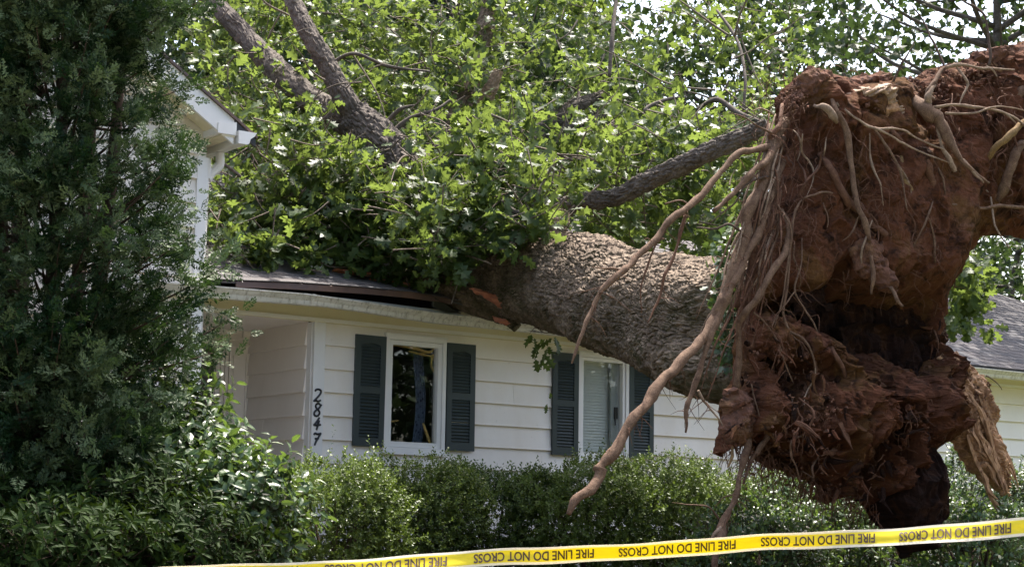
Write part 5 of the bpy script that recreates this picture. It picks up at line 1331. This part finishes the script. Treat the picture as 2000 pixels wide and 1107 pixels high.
# bare wandering twigs
for _ in range(70):
    u = random.uniform(440, 1500); v = random.uniform(20, 440)
    if not inpoly(np.array(u), np.array(v), ZONE): continue
    p = P(u, v, random.uniform(17.0, 21)); d = unit(rng.normal(size=3) * [1, .6, .7]); L = random.uniform(.5, 1.5); q = [p]
    for k in range(5): d = unit(d + rng.normal(size=3) * .28); q.append(q[-1] + d * L / 5)
    r0 = random.uniform(.006, .016); tube(tw, q, [r0, r0 * .85, r0 * .7, r0 * .55, r0 * .4, r0 * .2], 5, n=18, cap=False)
link('twigs', tw.mesh('twigs', MT['twig'], True), oak, kind='stuff')
def branch(lst, rad): 
    mb = MB(); tube(mb, PX(lst), PR(lst, rad), 8, n=len(lst) * 7, bump=.2); link('branch', mb.mesh('branch', MT['limb'], True), oak)
branch([(1070, 462, 16.2), (1040, 432, 16.1), (1002, 412, 16.2), (970, 388, 16.3), (942, 362, 16.5)], [8, 7, 6, 5, 3])
branch([(1036, 424, 16.1), (1050, 380, 16.2), (1070, 340, 16.3), (1086, 310, 16.4)], [4, 4, 3, 2])
branch([(762, 262, 18.6), (800, 232, 18.6), (850, 215, 18.6), (880, 195, 18.7)], [5, 4.5, 3.5, 2]); branch([(745, 250, 18.6), (780, 215, 18.5), (810, 205, 18.5)], [4, 4, 2])
branch([(640, 130, 19), (690, 105, 18.9), (760, 130, 18.9), (840, 140, 19)], [4, 3.5, 3, 2]); branch([(1290, 240, 18.4), (1262, 215, 18.4), (1300, 195, 18.5), (1340, 190, 18.5)], [5, 4.5, 3.5, 2])
branch([(1400, 20, 19), (1440, 80, 18.6), (1455, 150, 18.2), (1452, 215, 18)], [2.5, 3.2, 3.2, 3]); branch([(1190, 150, 18), (1196, 70, 18.2), (1206, -20, 18.6)], [4, 4, 3])
branch([(1120, 120, 20), (1130, 160, 20), (1128, 230, 19.6)], [3, 3, 2.5]); branch([(1360, 215, 18.2), (1400, 195, 18), (1440, 220, 17.8), (1490, 240, 17.6)], [4, 5, 5, 4]); branch([(560, 250, 18.3), (500, 280, 18), (450, 312, 17.8)], [4, 3, 2])
branch([(430, 315, 17.3), (470, 345, 17.3), (505, 380, 17.3), (520, 420, 17.3)], [3, 3, 2.6, 2])

# ---- ivy between the trunk and the roots
ivy = thing('ivy', 'green ivy clinging to the trunk beside the hanging roots', 'ivy', P(1425, 600, 12.7))
mb = MB()
po = np.concatenate([P(np.interp(v, [430, 480, 560, 640, 720], [1445, 1415, 1412, 1420, 1432]) + np.random.normal(0, 12, 8), v + np.random.normal(0, 8, 8), 12.35 + np.random.uniform(-.15, .15, 8)) for v in np.linspace(430, 720, 50)])
place_leaves(mb, MAPLE, po, rng.normal(size=po.shape) + [0, -.2, -.7], rng.normal(size=po.shape) * .5 + [-.3, -.6, .5], rng.uniform(.04, .085, len(po)), rng.uniform(.2, 1, len(po)))
link('foliage', mb.mesh('foliage', MT['shrub_leaf'], tint=True), ivy, kind='stuff')
mb = MB()
for o_ in (-8, 6): tube(mb, [P(1440 + o_, 430, 12.4), P(1414 + o_, 500, 12.4), P(1412 + o_, 580, 12.45), P(1424 + o_, 660, 12.5), P(1434 + o_, 720, 12.5)], .008, 5, n=24)
link('stem', mb.mesh('stem', MT['brown_twig']), ivy)

# ---- standing trees behind the house
def tree(label, x, y, base, height, crown_r, crown_lo, n_cl, leaf, m, size, trunk_r=.2, per=16, name='leafy_tree', squash=1.0, group='trees standing beyond the house', gap=1.0, tpl=None):
    t = thing(name, label, 'tree', (x, y, base), group)
    tk = MB(); hgt = height
    c = np.array([[x + .15 * random.uniform(-1, 1) * k, y, base + hgt * .85 * k / 5] for k in range(6)])
    tube(tk, c, np.linspace(trunk_r, trunk_r * .25, 6), 10, n=30, bump=.15, freq=2)
    ends = []
    nl = 18
    for i in range(nl):
        f = random.uniform(crown_lo, .95); p = np.array([np.interp(f / .85, np.linspace(0, 1, 6), c[:, k]) for k in range(3)])
        d = unit(np.array([math.cos(i * 2.4), math.sin(i * 2.4), random.uniform(.1, .7)])); L = crown_r * random.uniform(.6, 1.0) * (1.15 - .6 * (f - crown_lo))
        q = [p, p + d * L * .5 + rng.normal(size=3) * .15, p + d * L + [0, 0, .1 * L]]
        tube(tk, q, [trunk_r * .32, trunk_r * .2, trunk_r * .06], 6, n=12, bump=.1); ends.append(q)
    link('trunk', tk.mesh('trunk', MT['limb'], True), t)
    mb = MB(); zc = base + hgt * (crown_lo + 1) / 2; hz = hgt * (1 - crown_lo) / 2
    for i in range(n_cl):
        d = unit(rng.normal(size=3)); rr = random.uniform(.35, 1.0) ** .6
        prof = 1.0 if squash else 1.0
        cc = np.array([x, y, zc]) + d * rr * [crown_r, crown_r, hz]
        if name == 'evergreen_tree':
            f = random.random() ** .8; a = random.uniform(0, 2 * np.pi); r0 = crown_r * (1.02 - f) * random.uniform(.5, 1)
            cc = np.array([x + r0 * math.cos(a), y + r0 * math.sin(a), base + hgt * (crown_lo + (1 - crown_lo) * f) - r0 * .15])
        cr = random.uniform(.28, .6) * gap
        n_ = per; po = cc + rng.normal(size=(n_, 3)) * [cr, cr, cr * .55]
        A_ = rng.normal(size=(n_, 3)) + [0, 0, -.4]; nn = rng.normal(size=(n_, 3)) * .7 + [0, 0, .7]
        place_leaves(mb, tpl or leaf, po, A_, nn, size * rng.uniform(.7, 1.3, n_), np.clip(random.gauss(.5, .15) + rng.normal(size=n_) * .15, 0, 1))
    link('crown', mb.mesh('crown', m, tint=True), t, kind='stuff')
def at(u, d):
    p = P(u, 1000, d); return float(p[0]), float(p[1])
bgz = 1.1
x, y = at(800, 37); tree('tall dark evergreen behind the roof, left of the bright bare limb', x, y, bgz, 17, 2.6, .12, 640, BLADE, MT['dark_leaf'], .34, .3, 22, 'evergreen_tree')
x, y = at(690, 47); tree('second dark evergreen, farther back than the tall one', x, y, bgz, 19, 3.4, .10, 640, BLADE, MT['dark_leaf'], .38, .3, 22, 'evergreen_tree')
x, y = at(500, 44); tree('broad green tree behind the two-storey wing and left limbs', x, y, bgz, 16, 4.8, .10, 760, KITE, MT['tree_leaf'], .30, .3, 20)
x, y = at(985, 42); tree('green tree straight behind the bright snapped limb', x, y, bgz, 15, 3.6, .08, 620, KITE, MT['tree_leaf'], .28, .28, 20)
x, y = at(1130, 50); tree('tall green tree behind the fork in the middle', x, y, bgz, 17, 3.6, .08, 600, KITE, MT['tree_leaf'], .30, .28, 20)
x, y = at(1290, 38); tree('green tree just left of the root plate, below the sky gap', x, y, bgz, 8.9, 3.0, .08, 420, KITE, MT['tree_leaf'], .24, .22, 20)
x, y = at(1470, 34); tree('maple close behind the upper left of the root plate', x, y, bgz, 13.5, 2.8, .10, 420, KITE, MT['tree_leaf'], .22, .22, 18)
x, y = at(1660, 32); tree('airy poplar rising over the torn wood of the root plate', x, y, bgz, 11.4, 2.5, .30, 250, KITE, MT['tree_leaf'], .17, .16, 12)
x, y = at(1900, 25.8); tree('airy poplar over the top right of the root plate, sky showing through', x, y, bgz, 11.5, 3.0, .46, 270, KITE, MT['tree_leaf'], .18, .16, 11)
x, y = at(600, 33); tree('dark broad tree filling in behind the upper left limb', x, y, bgz, 13, 2.8, .10, 480, KITE, MT['tree_leaf'], .22, .28, 20)
x, y = at(900, 52); tree('third dark evergreen, tallest and farthest', x, y, bgz, 24, 3.6, .10, 620, BLADE, MT['dark_leaf'], .42, .3, 22, 'evergreen_tree')
x, y = at(1080, 34); tree('dark tree filling in behind the middle limbs', x, y, bgz, 12, 2.3, .10, 380, KITE, MT['tree_leaf'], .22, .28, 20)
x, y = at(420, 36); tree('dark tree behind the gable of the left wing', x, y, bgz, 14, 2.8, .10, 400, KITE, MT['tree_leaf'], .24, .28, 20)
x, y = at(2270, 26.5); tree('tall maple at the right end of the house, its boughs over the roof', x, y, bgz, 13.5, 3.9, .42, 330, KITE, MT['tree_leaf'], .19, .28, 14)
x, y = at(1985, 40); tree('low dark tree beyond the right end of the roof', x, y, bgz, 8.8, 2.6, .08, 380, KITE, MT['tree_leaf'], .2, .2, 16)
x, y = at(1850, 46); tree('green tree seen under the right arm of the root plate', x, y, bgz, 9.8, 3.2, .06, 420, KITE, MT['tree_leaf'], .24, .2, 16)
# leafy oak branch drooping behind the plate, over the right roof
mb = MB(); tw2 = MB(); cs = []
for _ in range(70):
    u = random.gauss(1885, 26); v = random.uniform(490, 640); cs.append(P(u, v, random.uniform(19.2, 20.6)))
for c in cs:
    po, A_, nn, sz = rosette(c, unit(rng.normal(size=3) + [0, 0, -1]), 7, .17); place_leaves(mb, OAKS, po, A_, nn, sz, rng.uniform(.1, .7, 7))
link('foliage', mb.mesh('foliage', MT['oak_leaf'], tint=True), oak, kind='stuff')
limb([(1760, 420, 19.5), (1830, 470, 19.7), (1880, 540, 19.9), (1895, 620, 20)], [9, 8, 6, 3], sides=20)
# far woods
wm = MB(); xs_ = rng.uniform(-90, 130, 5200); ys_ = 66 + rng.uniform(0, 14, 5200); zs_ = 1.0 + 6.4 * rng.random(5200) ** .8 * (1 + .2 * np.sin(xs_ * .5))
place_leaves(wm, KITE, np.stack([xs_, ys_, zs_], -1), rng.normal(size=(5200, 3)) + [0, 0, -.4], rng.normal(size=(5200, 3)) * .7 + [0, -.3, .6], rng.uniform(.7, 1.6, 5200), rng.uniform(.1, .9, 5200))
wo_ = link('woods', wm.mesh('woods', MT['tree_leaf'], tint=True), kind='stuff'); wo_['label'] = 'distant green woods behind the house'
# trees across the lawn to the right: they stand outside the frame and show in the window glass
tree('big maple on the lawn right of the frame, mirrored in the left window', 14.5, 11.5, .9, 8.5, 3.2, .08, 620, KITE, MT['tree_leaf'], .26, .25, 16)
tree('second maple on the lawn right of the frame, mirrored in the right window', 17.5, 15.5, .9, 10, 3.6, .06, 620, KITE, MT['tree_leaf'], .28, .25, 16)

# ---- false cypress at the left
def spray_template(sd):
    r_ = np.random.default_rng(sd); V = []; T = []
    def leaf(p, ang, L, w, z0):
        d = np.array([math.sin(ang), math.cos(ang), r_.normal() * .28]); d /= np.linalg.norm(d)
        n = unit(np.cross(d, [r_.normal() * .35, r_.normal() * .35, 1])); a_ = len(V); b_ = p + d * L * .55
        V.extend([p + d * L * .12 - n * w * 1.25, p + d * L * .45 + n * w * 1.35, p + d * L]); T.append([a_, a_ + 1, a_ + 2])
    for k, y in enumerate(np.linspace(.14, .94, 7)):
        p = np.array([0, y, -.15 * y * y])
        for sg in (-1, 1):
            L = (.46 * (1 - .62 * y)) * r_.uniform(.75, 1.1); leaf(p, sg * (.85 + .1 * r_.normal()), L, .045, 0)
            e = p + np.array([sg * .75, .62, 0]) * L * .55
            leaf(e, sg * (1.45 if k % 2 else .25), L * .55, .045, 0)
    leaf(np.array([0, 0., 0]), 0, .5, .02, 0); leaf(np.array([0, .5, -.04]), 0, .55, .04, 0)
    return np.array(V), np.array(T)
SPRAYS = [spray_template(q) for q in range(5)]
cyx, cyy = float(P(85, 800, 12.9)[0]), float(P(85, 800, 12.9)[1])
cyp = thing('false_cypress', 'big dark false cypress with lacy sprays filling the left side', 'tree', (cyx, cyy, 1.1))
tk = MB(); fo = MB()
for st in range(5):
    a = st * 1.256; tube(tk, [[cyx + .1 * math.cos(a), cyy + .1 * math.sin(a), 1.0], [cyx + .2 * math.cos(a), cyy + .2 * math.sin(a), 2.4], [cyx + .42 * math.cos(a), cyy + .42 * math.sin(a), 4.0], [cyx + .5 * math.cos(a), cyy + .5 * math.sin(a), 8.6]], [.09, .075, .05, .015], 8, n=30, bump=.15)
link('trunk', tk.mesh('trunk', MT['brown_twig'], True), cyp)
br = MB()
def cyp_r(z):   # outline against height, broader low down with a skirt that stops above the shrubs
    return np.interp(z, [1.75, 2.1, 3.0, 3.65, 4.1, 4.5, 5.0, 5.6, 6.4, 7.6, 9.2], [1.05, 1.25, 1.26, 1.36, 1.22, 1.06, 1.02, 1.12, 1.14, .9, .25])
for i in range(640):
    z = random.uniform(1.75, 9.0) if random.random() < .85 else random.uniform(1.75, 3.0); a = random.uniform(0, 2 * np.pi)
    if random.random() < .55: a = random.uniform(-2.6, -.2)           # mostly the street side
    R0 = cyp_r(z) * random.uniform(.55, 1.02) * (1 + .10 * math.sin(3 * a + z * 2.3))
    tip = np.array([cyx + R0 * math.cos(a), cyy + R0 * math.sin(a), z])
    root_ = np.array([cyx + .22 * math.cos(a), cyy + .22 * math.sin(a), z - R0 * random.uniform(.15, .55)])
    mid = (tip + root_) / 2 + [0, 0, -.06]
    tube(br, [root_, mid, tip], [.016, .010, .003], 5, n=9, cap=False)
    out = unit(tip - root_); shade = random.gauss(.27, .30)  # wide tint spread paints sunlit highlights among dark sprays
    n_ = 36; f = rng.uniform(.35, 1.03, n_) ** .6
    po = root_ + (tip - root_) * f[:, None] + rng.normal(size=(n_, 3)) * [.09, .09, .07]
    A_ = unit(out * .8 + rng.normal(size=(n_, 3)) * .6 + [0, 0, .12]); nn = unit(rng.normal(size=(n_, 3)) * .75 + out * .35 + [0, -.2, .6])
    sz_ = rng.uniform(.10, .19, n_); tn_ = np.clip(shade + rng.normal(size=n_) * .22, 0, 1)
    for q in range(5): place_leaves(fo, SPRAYS[q], po[q::5], A_[q::5], nn[q::5], sz_[q::5], tn_[q::5])
link('branches', br.mesh('branches', MT['brown_twig'], True), cyp, kind='stuff')
link('crown', fo.mesh('crown', MT['cypress'], tint=True), cyp, kind='stuff')

# ---- shrubs
B_ = MT['box_leaf']
def shrub(label, u, d, rx, ry, ztop, sprigs, m, leaf=.026, per=11, tpl=None, name='shrub', sprig_len=.09, z0=None, group='shrubs planted along the front wall', nleaf=0, sun_tone=0.0):
    x, y = at(u, d); zb = float(ground_z(np.array(x), np.array(y))) if z0 is None else z0
    t = thing(name, label, 'shrub', (x, y, zb), group)
    h_ = ztop - zb; st = MB(); st2 = MB(); fo = MB(); seed = random.uniform(0, 90)
    for k in range(9):
        a = k * .7; tube(st, [[x + .06 * math.cos(a), y + .06 * math.sin(a), zb - .03], [x + rx * .4 * math.cos(a), y + ry * .4 * math.sin(a), zb + h_ * .45], [x + rx * .7 * math.cos(a), y + ry * .7 * math.sin(a), zb + h_ * .75]], [.018, .012, .004], 6, n=10)
    link('stem', st.mesh('stem', MT['brown_twig'], True), t)
    dirs_ = unit(rng.normal(size=(sprigs, 3)) * [1, 1, .9] + [0, -.25, .25])
    lump = 1 + .30 * fbm(dirs_ * 2.3 + seed, 3) + .07 * fbm(dirs_ * 6 + seed, 2)
    rr = np.where(rng.random(sprigs) < .62, rng.uniform(.9, 1.04, sprigs), rng.uniform(.55, .95, sprigs)) * lump
    c = np.array([x, y, zb + h_ * .48])
    if m is B_: dirs_ = np.clip(np.sign(dirs_) * np.abs(dirs_) ** .84, -1, .98)
    po = c + dirs_ * rr[:, None] * [rx, ry, h_ * .52]
    ax = unit(dirs_ * .7 + rng.normal(size=dirs_.shape) * .35 + [0, 0, .45])
    L = sprig_len * rng.uniform(.6, 1.5, sprigs); L[rng.random(sprigs) < (.05 if leaf < .04 else 0)] *= 2.2
    keep = po[:, 2] > zb + .03; po, ax, L = po[keep], ax[keep], L[keep]
    tn = np.clip(.45 + sun_tone + .34 * fbm(po * 2.4, 2) + rng.normal(size=len(po)) * .14, 0, 1)
    if leaf > .04:
        for q in range(len(po)): tube(st2, [po[q] - ax[q] * L[q] * .5, po[q] + ax[q] * L[q] * .95], [.0035, .0012], 3, n=2, resample=False, cap=False)
        link('twigs', st2.mesh('twigs', MT['brown_twig']), t, kind='stuff')
    acc = []
    for k in range(per):
        f = (k + .5) / per; a = k * 2.4 + rng.uniform(0, 6.28, len(po)) * .15
        e1 = unit(np.cross(ax, [.3, .2, .9])); e2 = np.cross(ax, e1)
        side = e1 * np.cos(a)[:, None] + e2 * np.sin(a)[:, None]
        acc.append((po + ax * (L * f)[:, None], side * .9 + ax * .6 + rng.normal(size=ax.shape) * .2, ax + rng.normal(size=ax.shape) * .35, leaf * rng.uniform(.7, 1.25, len(po)), np.clip(tn + .6 * (f - .55) + rng.normal(size=len(po)) * .06, 0, 1)))
    acc = [np.concatenate(c_) for c_ in zip(*acc)]
    order = np.argsort(np.linalg.norm(acc[0] - CAM, axis=1)); one, many = order[:nleaf], order[nleaf:]
    if nleaf:
        lm = [MB().add((tpl or TINY)[0], tri=(tpl or TINY)[1], tint=.15 + .25 * q).mesh('leaf', m, tint=True) for q in range(4)]
        for M, tt in zip(leaf_mats(acc[0][one], acc[1][one], acc[2][one], acc[3][one]), acc[4][one]): put('leaf', lm[int(np.clip(tt * 4, 0, 3))], t, M)
    place_leaves(fo, tpl or TINY, acc[0][many], acc[1][many], acc[2][many], acc[3][many], acc[4][many])
    link('foliage', fo.mesh('foliage', m, tint=True), t, kind='stuff')
    return t
zt = lambda u, v, d: float(P(u, v, d)[2])
B_ = MT['box_leaf']
shrub('boxwood directly below the house number, nearest the porch', 645, 14.3, .60, .5, zt(645, 922, 14.3), 2975, B_, .030, 11, sun_tone=.28)  # tint raised to look sunlit
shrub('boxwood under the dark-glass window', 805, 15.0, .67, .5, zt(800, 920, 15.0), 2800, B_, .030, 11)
shrub('boxwood tinted dark like shade below the plain wall between the two windows', 965, 15.7, .70, .5, zt(965, 922, 15.7), 2800, B_, .030, 11, sun_tone=-.12)
shrub('boxwood under the window with the blind, behind the crooked root tip', 1135, 15.5, .70, .5, zt(1130, 920, 15.5), 2800, B_, .030, 11, sun_tone=.10)
shrub('boxwood under the rightmost shutter', 1295, 15.7, .66, .5, zt(1285, 914, 15.7), 2800, B_, .030, 11, sun_tone=.2)
shrub('boxwood left of the root that trails down into the hedge', 1430, 16.2, .72, .5, zt(1415, 945, 16.2), 2450, B_, .030, 11)
shrub('broad-leaved shrub directly under the root plate', 1560, 15.2, .62, .5, zt(1560, 955, 15.2), 900, MT['shrub_leaf'], .055, 8, ELL, sprig_len=.13)
shrub('broad-leaved shrub left of the black rotten root', 1660, 13.6, .45, .4, zt(1650, 985, 13.6), 700, MT['shrub_leaf'], .055, 8, ELL, sprig_len=.13)
shrub('leafy shrub below the pale splintered root end', 1900, 16.6, .62, .5, zt(1880, 905, 16.6), 1000, MT['shrub_leaf'], .048, 9, ELL, sprig_len=.13)
shrub('leafy shrub at the right edge below the wall', 2040, 16.4, .6, .5, zt(2030, 930, 16.4), 900, MT['shrub_leaf'], .048, 9, ELL, sprig_len=.13)
shrub('low shrub in front, behind the tape at the far right', 1900, 12.4, .5, .4, zt(1900, 1000, 12.4), 700, MT['shrub_leaf'], .05, 8, ELL, sprig_len=.12)
shrub('low shrub in front, behind the tape under the root plate', 1480, 13.0, .5, .4, zt(1480, 1010, 13.0), 800, MT['shrub_leaf'], .05, 8, ELL, sprig_len=.12)
# tall privet with pointed oval leaves, beside the door
pv = shrub('tall leafy shrub with glossy pointed leaves in front of the door', 378, 12.9, .44, .45, zt(450, 885, 12.9), 560, MT['shrub_leaf'], .098, 9, OVAL, sprig_len=.26, nleaf=240)
shrub('leafy shrub climbing against the cypress skirt', 320, 13.2, .34, .4, zt(370, 760, 13.2), 300, MT['shrub_leaf'], .092, 9, OVAL, sprig_len=.26, nleaf=240)
shrub('lower glossy shrub bulging out before the pale boxwood', 470, 12.4, .30, .35, zt(480, 925, 12.4), 330, MT['shrub_leaf'], .092, 9, OVAL, sprig_len=.24, nleaf=240)
shrub('dark narrow-leaved shrub in the shade at the lower left corner', 40, 11.9, .55, .5, zt(40, 950, 11.9), 430, MT['laurel'], .085, 11, LANCE, sprig_len=.13, nleaf=150)
shrub('dark narrow-leaved shrub with yellowish shoots under the cypress', 215, 12.0, .58, .5, zt(210, 915, 12.0), 460, MT['laurel'], .085, 11, LANCE, sprig_len=.13, nleaf=150)
shrub('low dark shrub just above the end of the tape', 350, 11.6, .42, .4, zt(350, 1000, 11.6), 320, MT['laurel'], .08, 11, LANCE, sprig_len=.12, nleaf=150)
shrub('low dark shrub filling the bottom left corner', 120, 11.2, .6, .4, zt(120, 1010, 11.2), 430, MT['laurel'], .085, 11, LANCE, sprig_len=.12, nleaf=150)

# ================================================================== fire line tape
EDGE_T = [(-900, 1222), (-400, 1172), (330, 1106.5), (700, 1091), (1000, 1070), (1270, 1058), (1500, 1043), (1760, 1029), (2000, 1011), (2350, 984), (3300, 912)]
EDGE_B = [(-900, 1254), (-400, 1204), (330, 1138), (700, 1124), (1000, 1103), (1270, 1090), (1500, 1075), (1760, 1063), (2000, 1048), (2350, 1024), (3300, 954)]
TD = 8.2
def tape_pt(u, f, lift=0.0):
    vt = np.interp(u, [e[0] for e in EDGE_T], [e[1] for e in EDGE_T]); vb = np.interp(u, [e[0] for e in EDGE_B], [e[1] for e in EDGE_B])
    # the strip twists a little: top and bottom edges sit at different distances
    wv = 1.3 * np.sin(u * .011 + 1) + .7 * np.sin(u * .037); vt = vt + wv; vb = vb + wv * .8 + .8 * np.sin(u * .023 + 2)
    dd = TD + .005 * np.sin(u * .05 + f * 2.5) * np.sin(u * .013) + .03 * np.sin(u * .006) * (f - .5) * 2 - lift + .0015 * np.sin(f * 6.28 * 1.5 + u * .004)
    return P(u, vt + (vb - vt) * f, dd)
tape = thing('barrier_tape', 'yellow fire line tape with pale edges strung across in front, printed upside down', 'tape', P(1000, 1085, TD))
def tape_mat():
    m, nt, out = mat('tape_plastic')
    at_ = nd(nt, 'ShaderNodeAttribute', attribute_name='tint').outputs['Fac']
    c = ramp_n(nt, at_, [(0.0, (.74, .68, .58)), (.125, (.74, .68, .52)), (.155, (.74, .62, .02)), (.83, (.74, .62, .02)), (.86, (.76, .70, .52)), (1, (.74, .68, .6))])
    p = nd(nt, 'ShaderNodeBsdfPrincipled'); nt.links.new(c, p.inputs['Base Color']); p.inputs['Roughness'].default_value = .3; p.inputs['Specular IOR Level'].default_value = .5
    t = nd(nt, 'ShaderNodeBsdfTranslucent'); nt.links.new(c, t.inputs[0]); mx = nd(nt, 'ShaderNodeMixShader'); mx.inputs[0].default_value = .45
    nt.links.new(p.outputs[0], mx.inputs[1]); nt.links.new(t.outputs[0], mx.inputs[2]); nt.links.new(mx.outputs[0], out.inputs[0]); return m
us = np.linspace(-900, 3300, 160); fs = np.linspace(0, 1, 25)
mb = MB()
for side in (0, 1):
    U_, F_ = np.meshgrid(us, fs); V = tape_pt(U_.ravel(), F_.ravel(), 0.0 if side == 0 else -.0004)
    i = np.arange(24)[:, None] * 160 + np.arange(159)[None]; q = np.stack([i, i + 160, i + 161, i + 1], -1).reshape(-1, 4)
    mb.add(V, quad=q if side == 0 else q[:, ::-1], tint=F_.ravel())
link('ribbon', mb.mesh('ribbon', tape_mat(), True, tint=True), tape)
INK = m_paint('tape_ink', (.060, .030, .018), amount=.1, dirt=(.1, .06, .04), rough=.4)
fc = bpy.data.curves.new('lettering', 'FONT'); fc.body = 'FIRE LINE DO NOT CROSS'; fc.size = 1.0; fc.resolution_u = 3; fc.offset = 0.022
fo_ = bpy.data.objects.new('lettering_source', fc); COL.objects.link(fo_)
bpy.context.view_layer.update()
me_ = fo_.evaluated_get(bpy.context.evaluated_depsgraph_get()).to_mesh()
TV = np.array([v.co[:] for v in me_.vertices]); TF = [list(p.vertices) for p in me_.polygons]
bpy.data.objects.remove(fo_)
x0, x1, y0, y1 = TV[:, 0].min(), TV[:, 0].max(), TV[:, 1].min(), TV[:, 1].max()
# words start (right end) and stop (left end) in the photo, printed the other way up
PH = [(1975, 1756), (1709, 1486), (1437, 1208), (1160, 925), (873, 634), (582, 338), (286, 40), (2240, 2030), (2505, 2292), (2770, 2556), (3034, 2822), (-10, -256), (-306, -552)]
for ur, ul in PH:
    fx = (TV[:, 0] - x0) / (x1 - x0); fy = (TV[:, 1] - y0) / (y1 - y0)
    V = tape_pt(ur + (ul - ur) * fx, .23 + .55 * fy, .0045)
    link('lettering', MB().add(V, poly=TF).mesh('lettering', INK), tape)
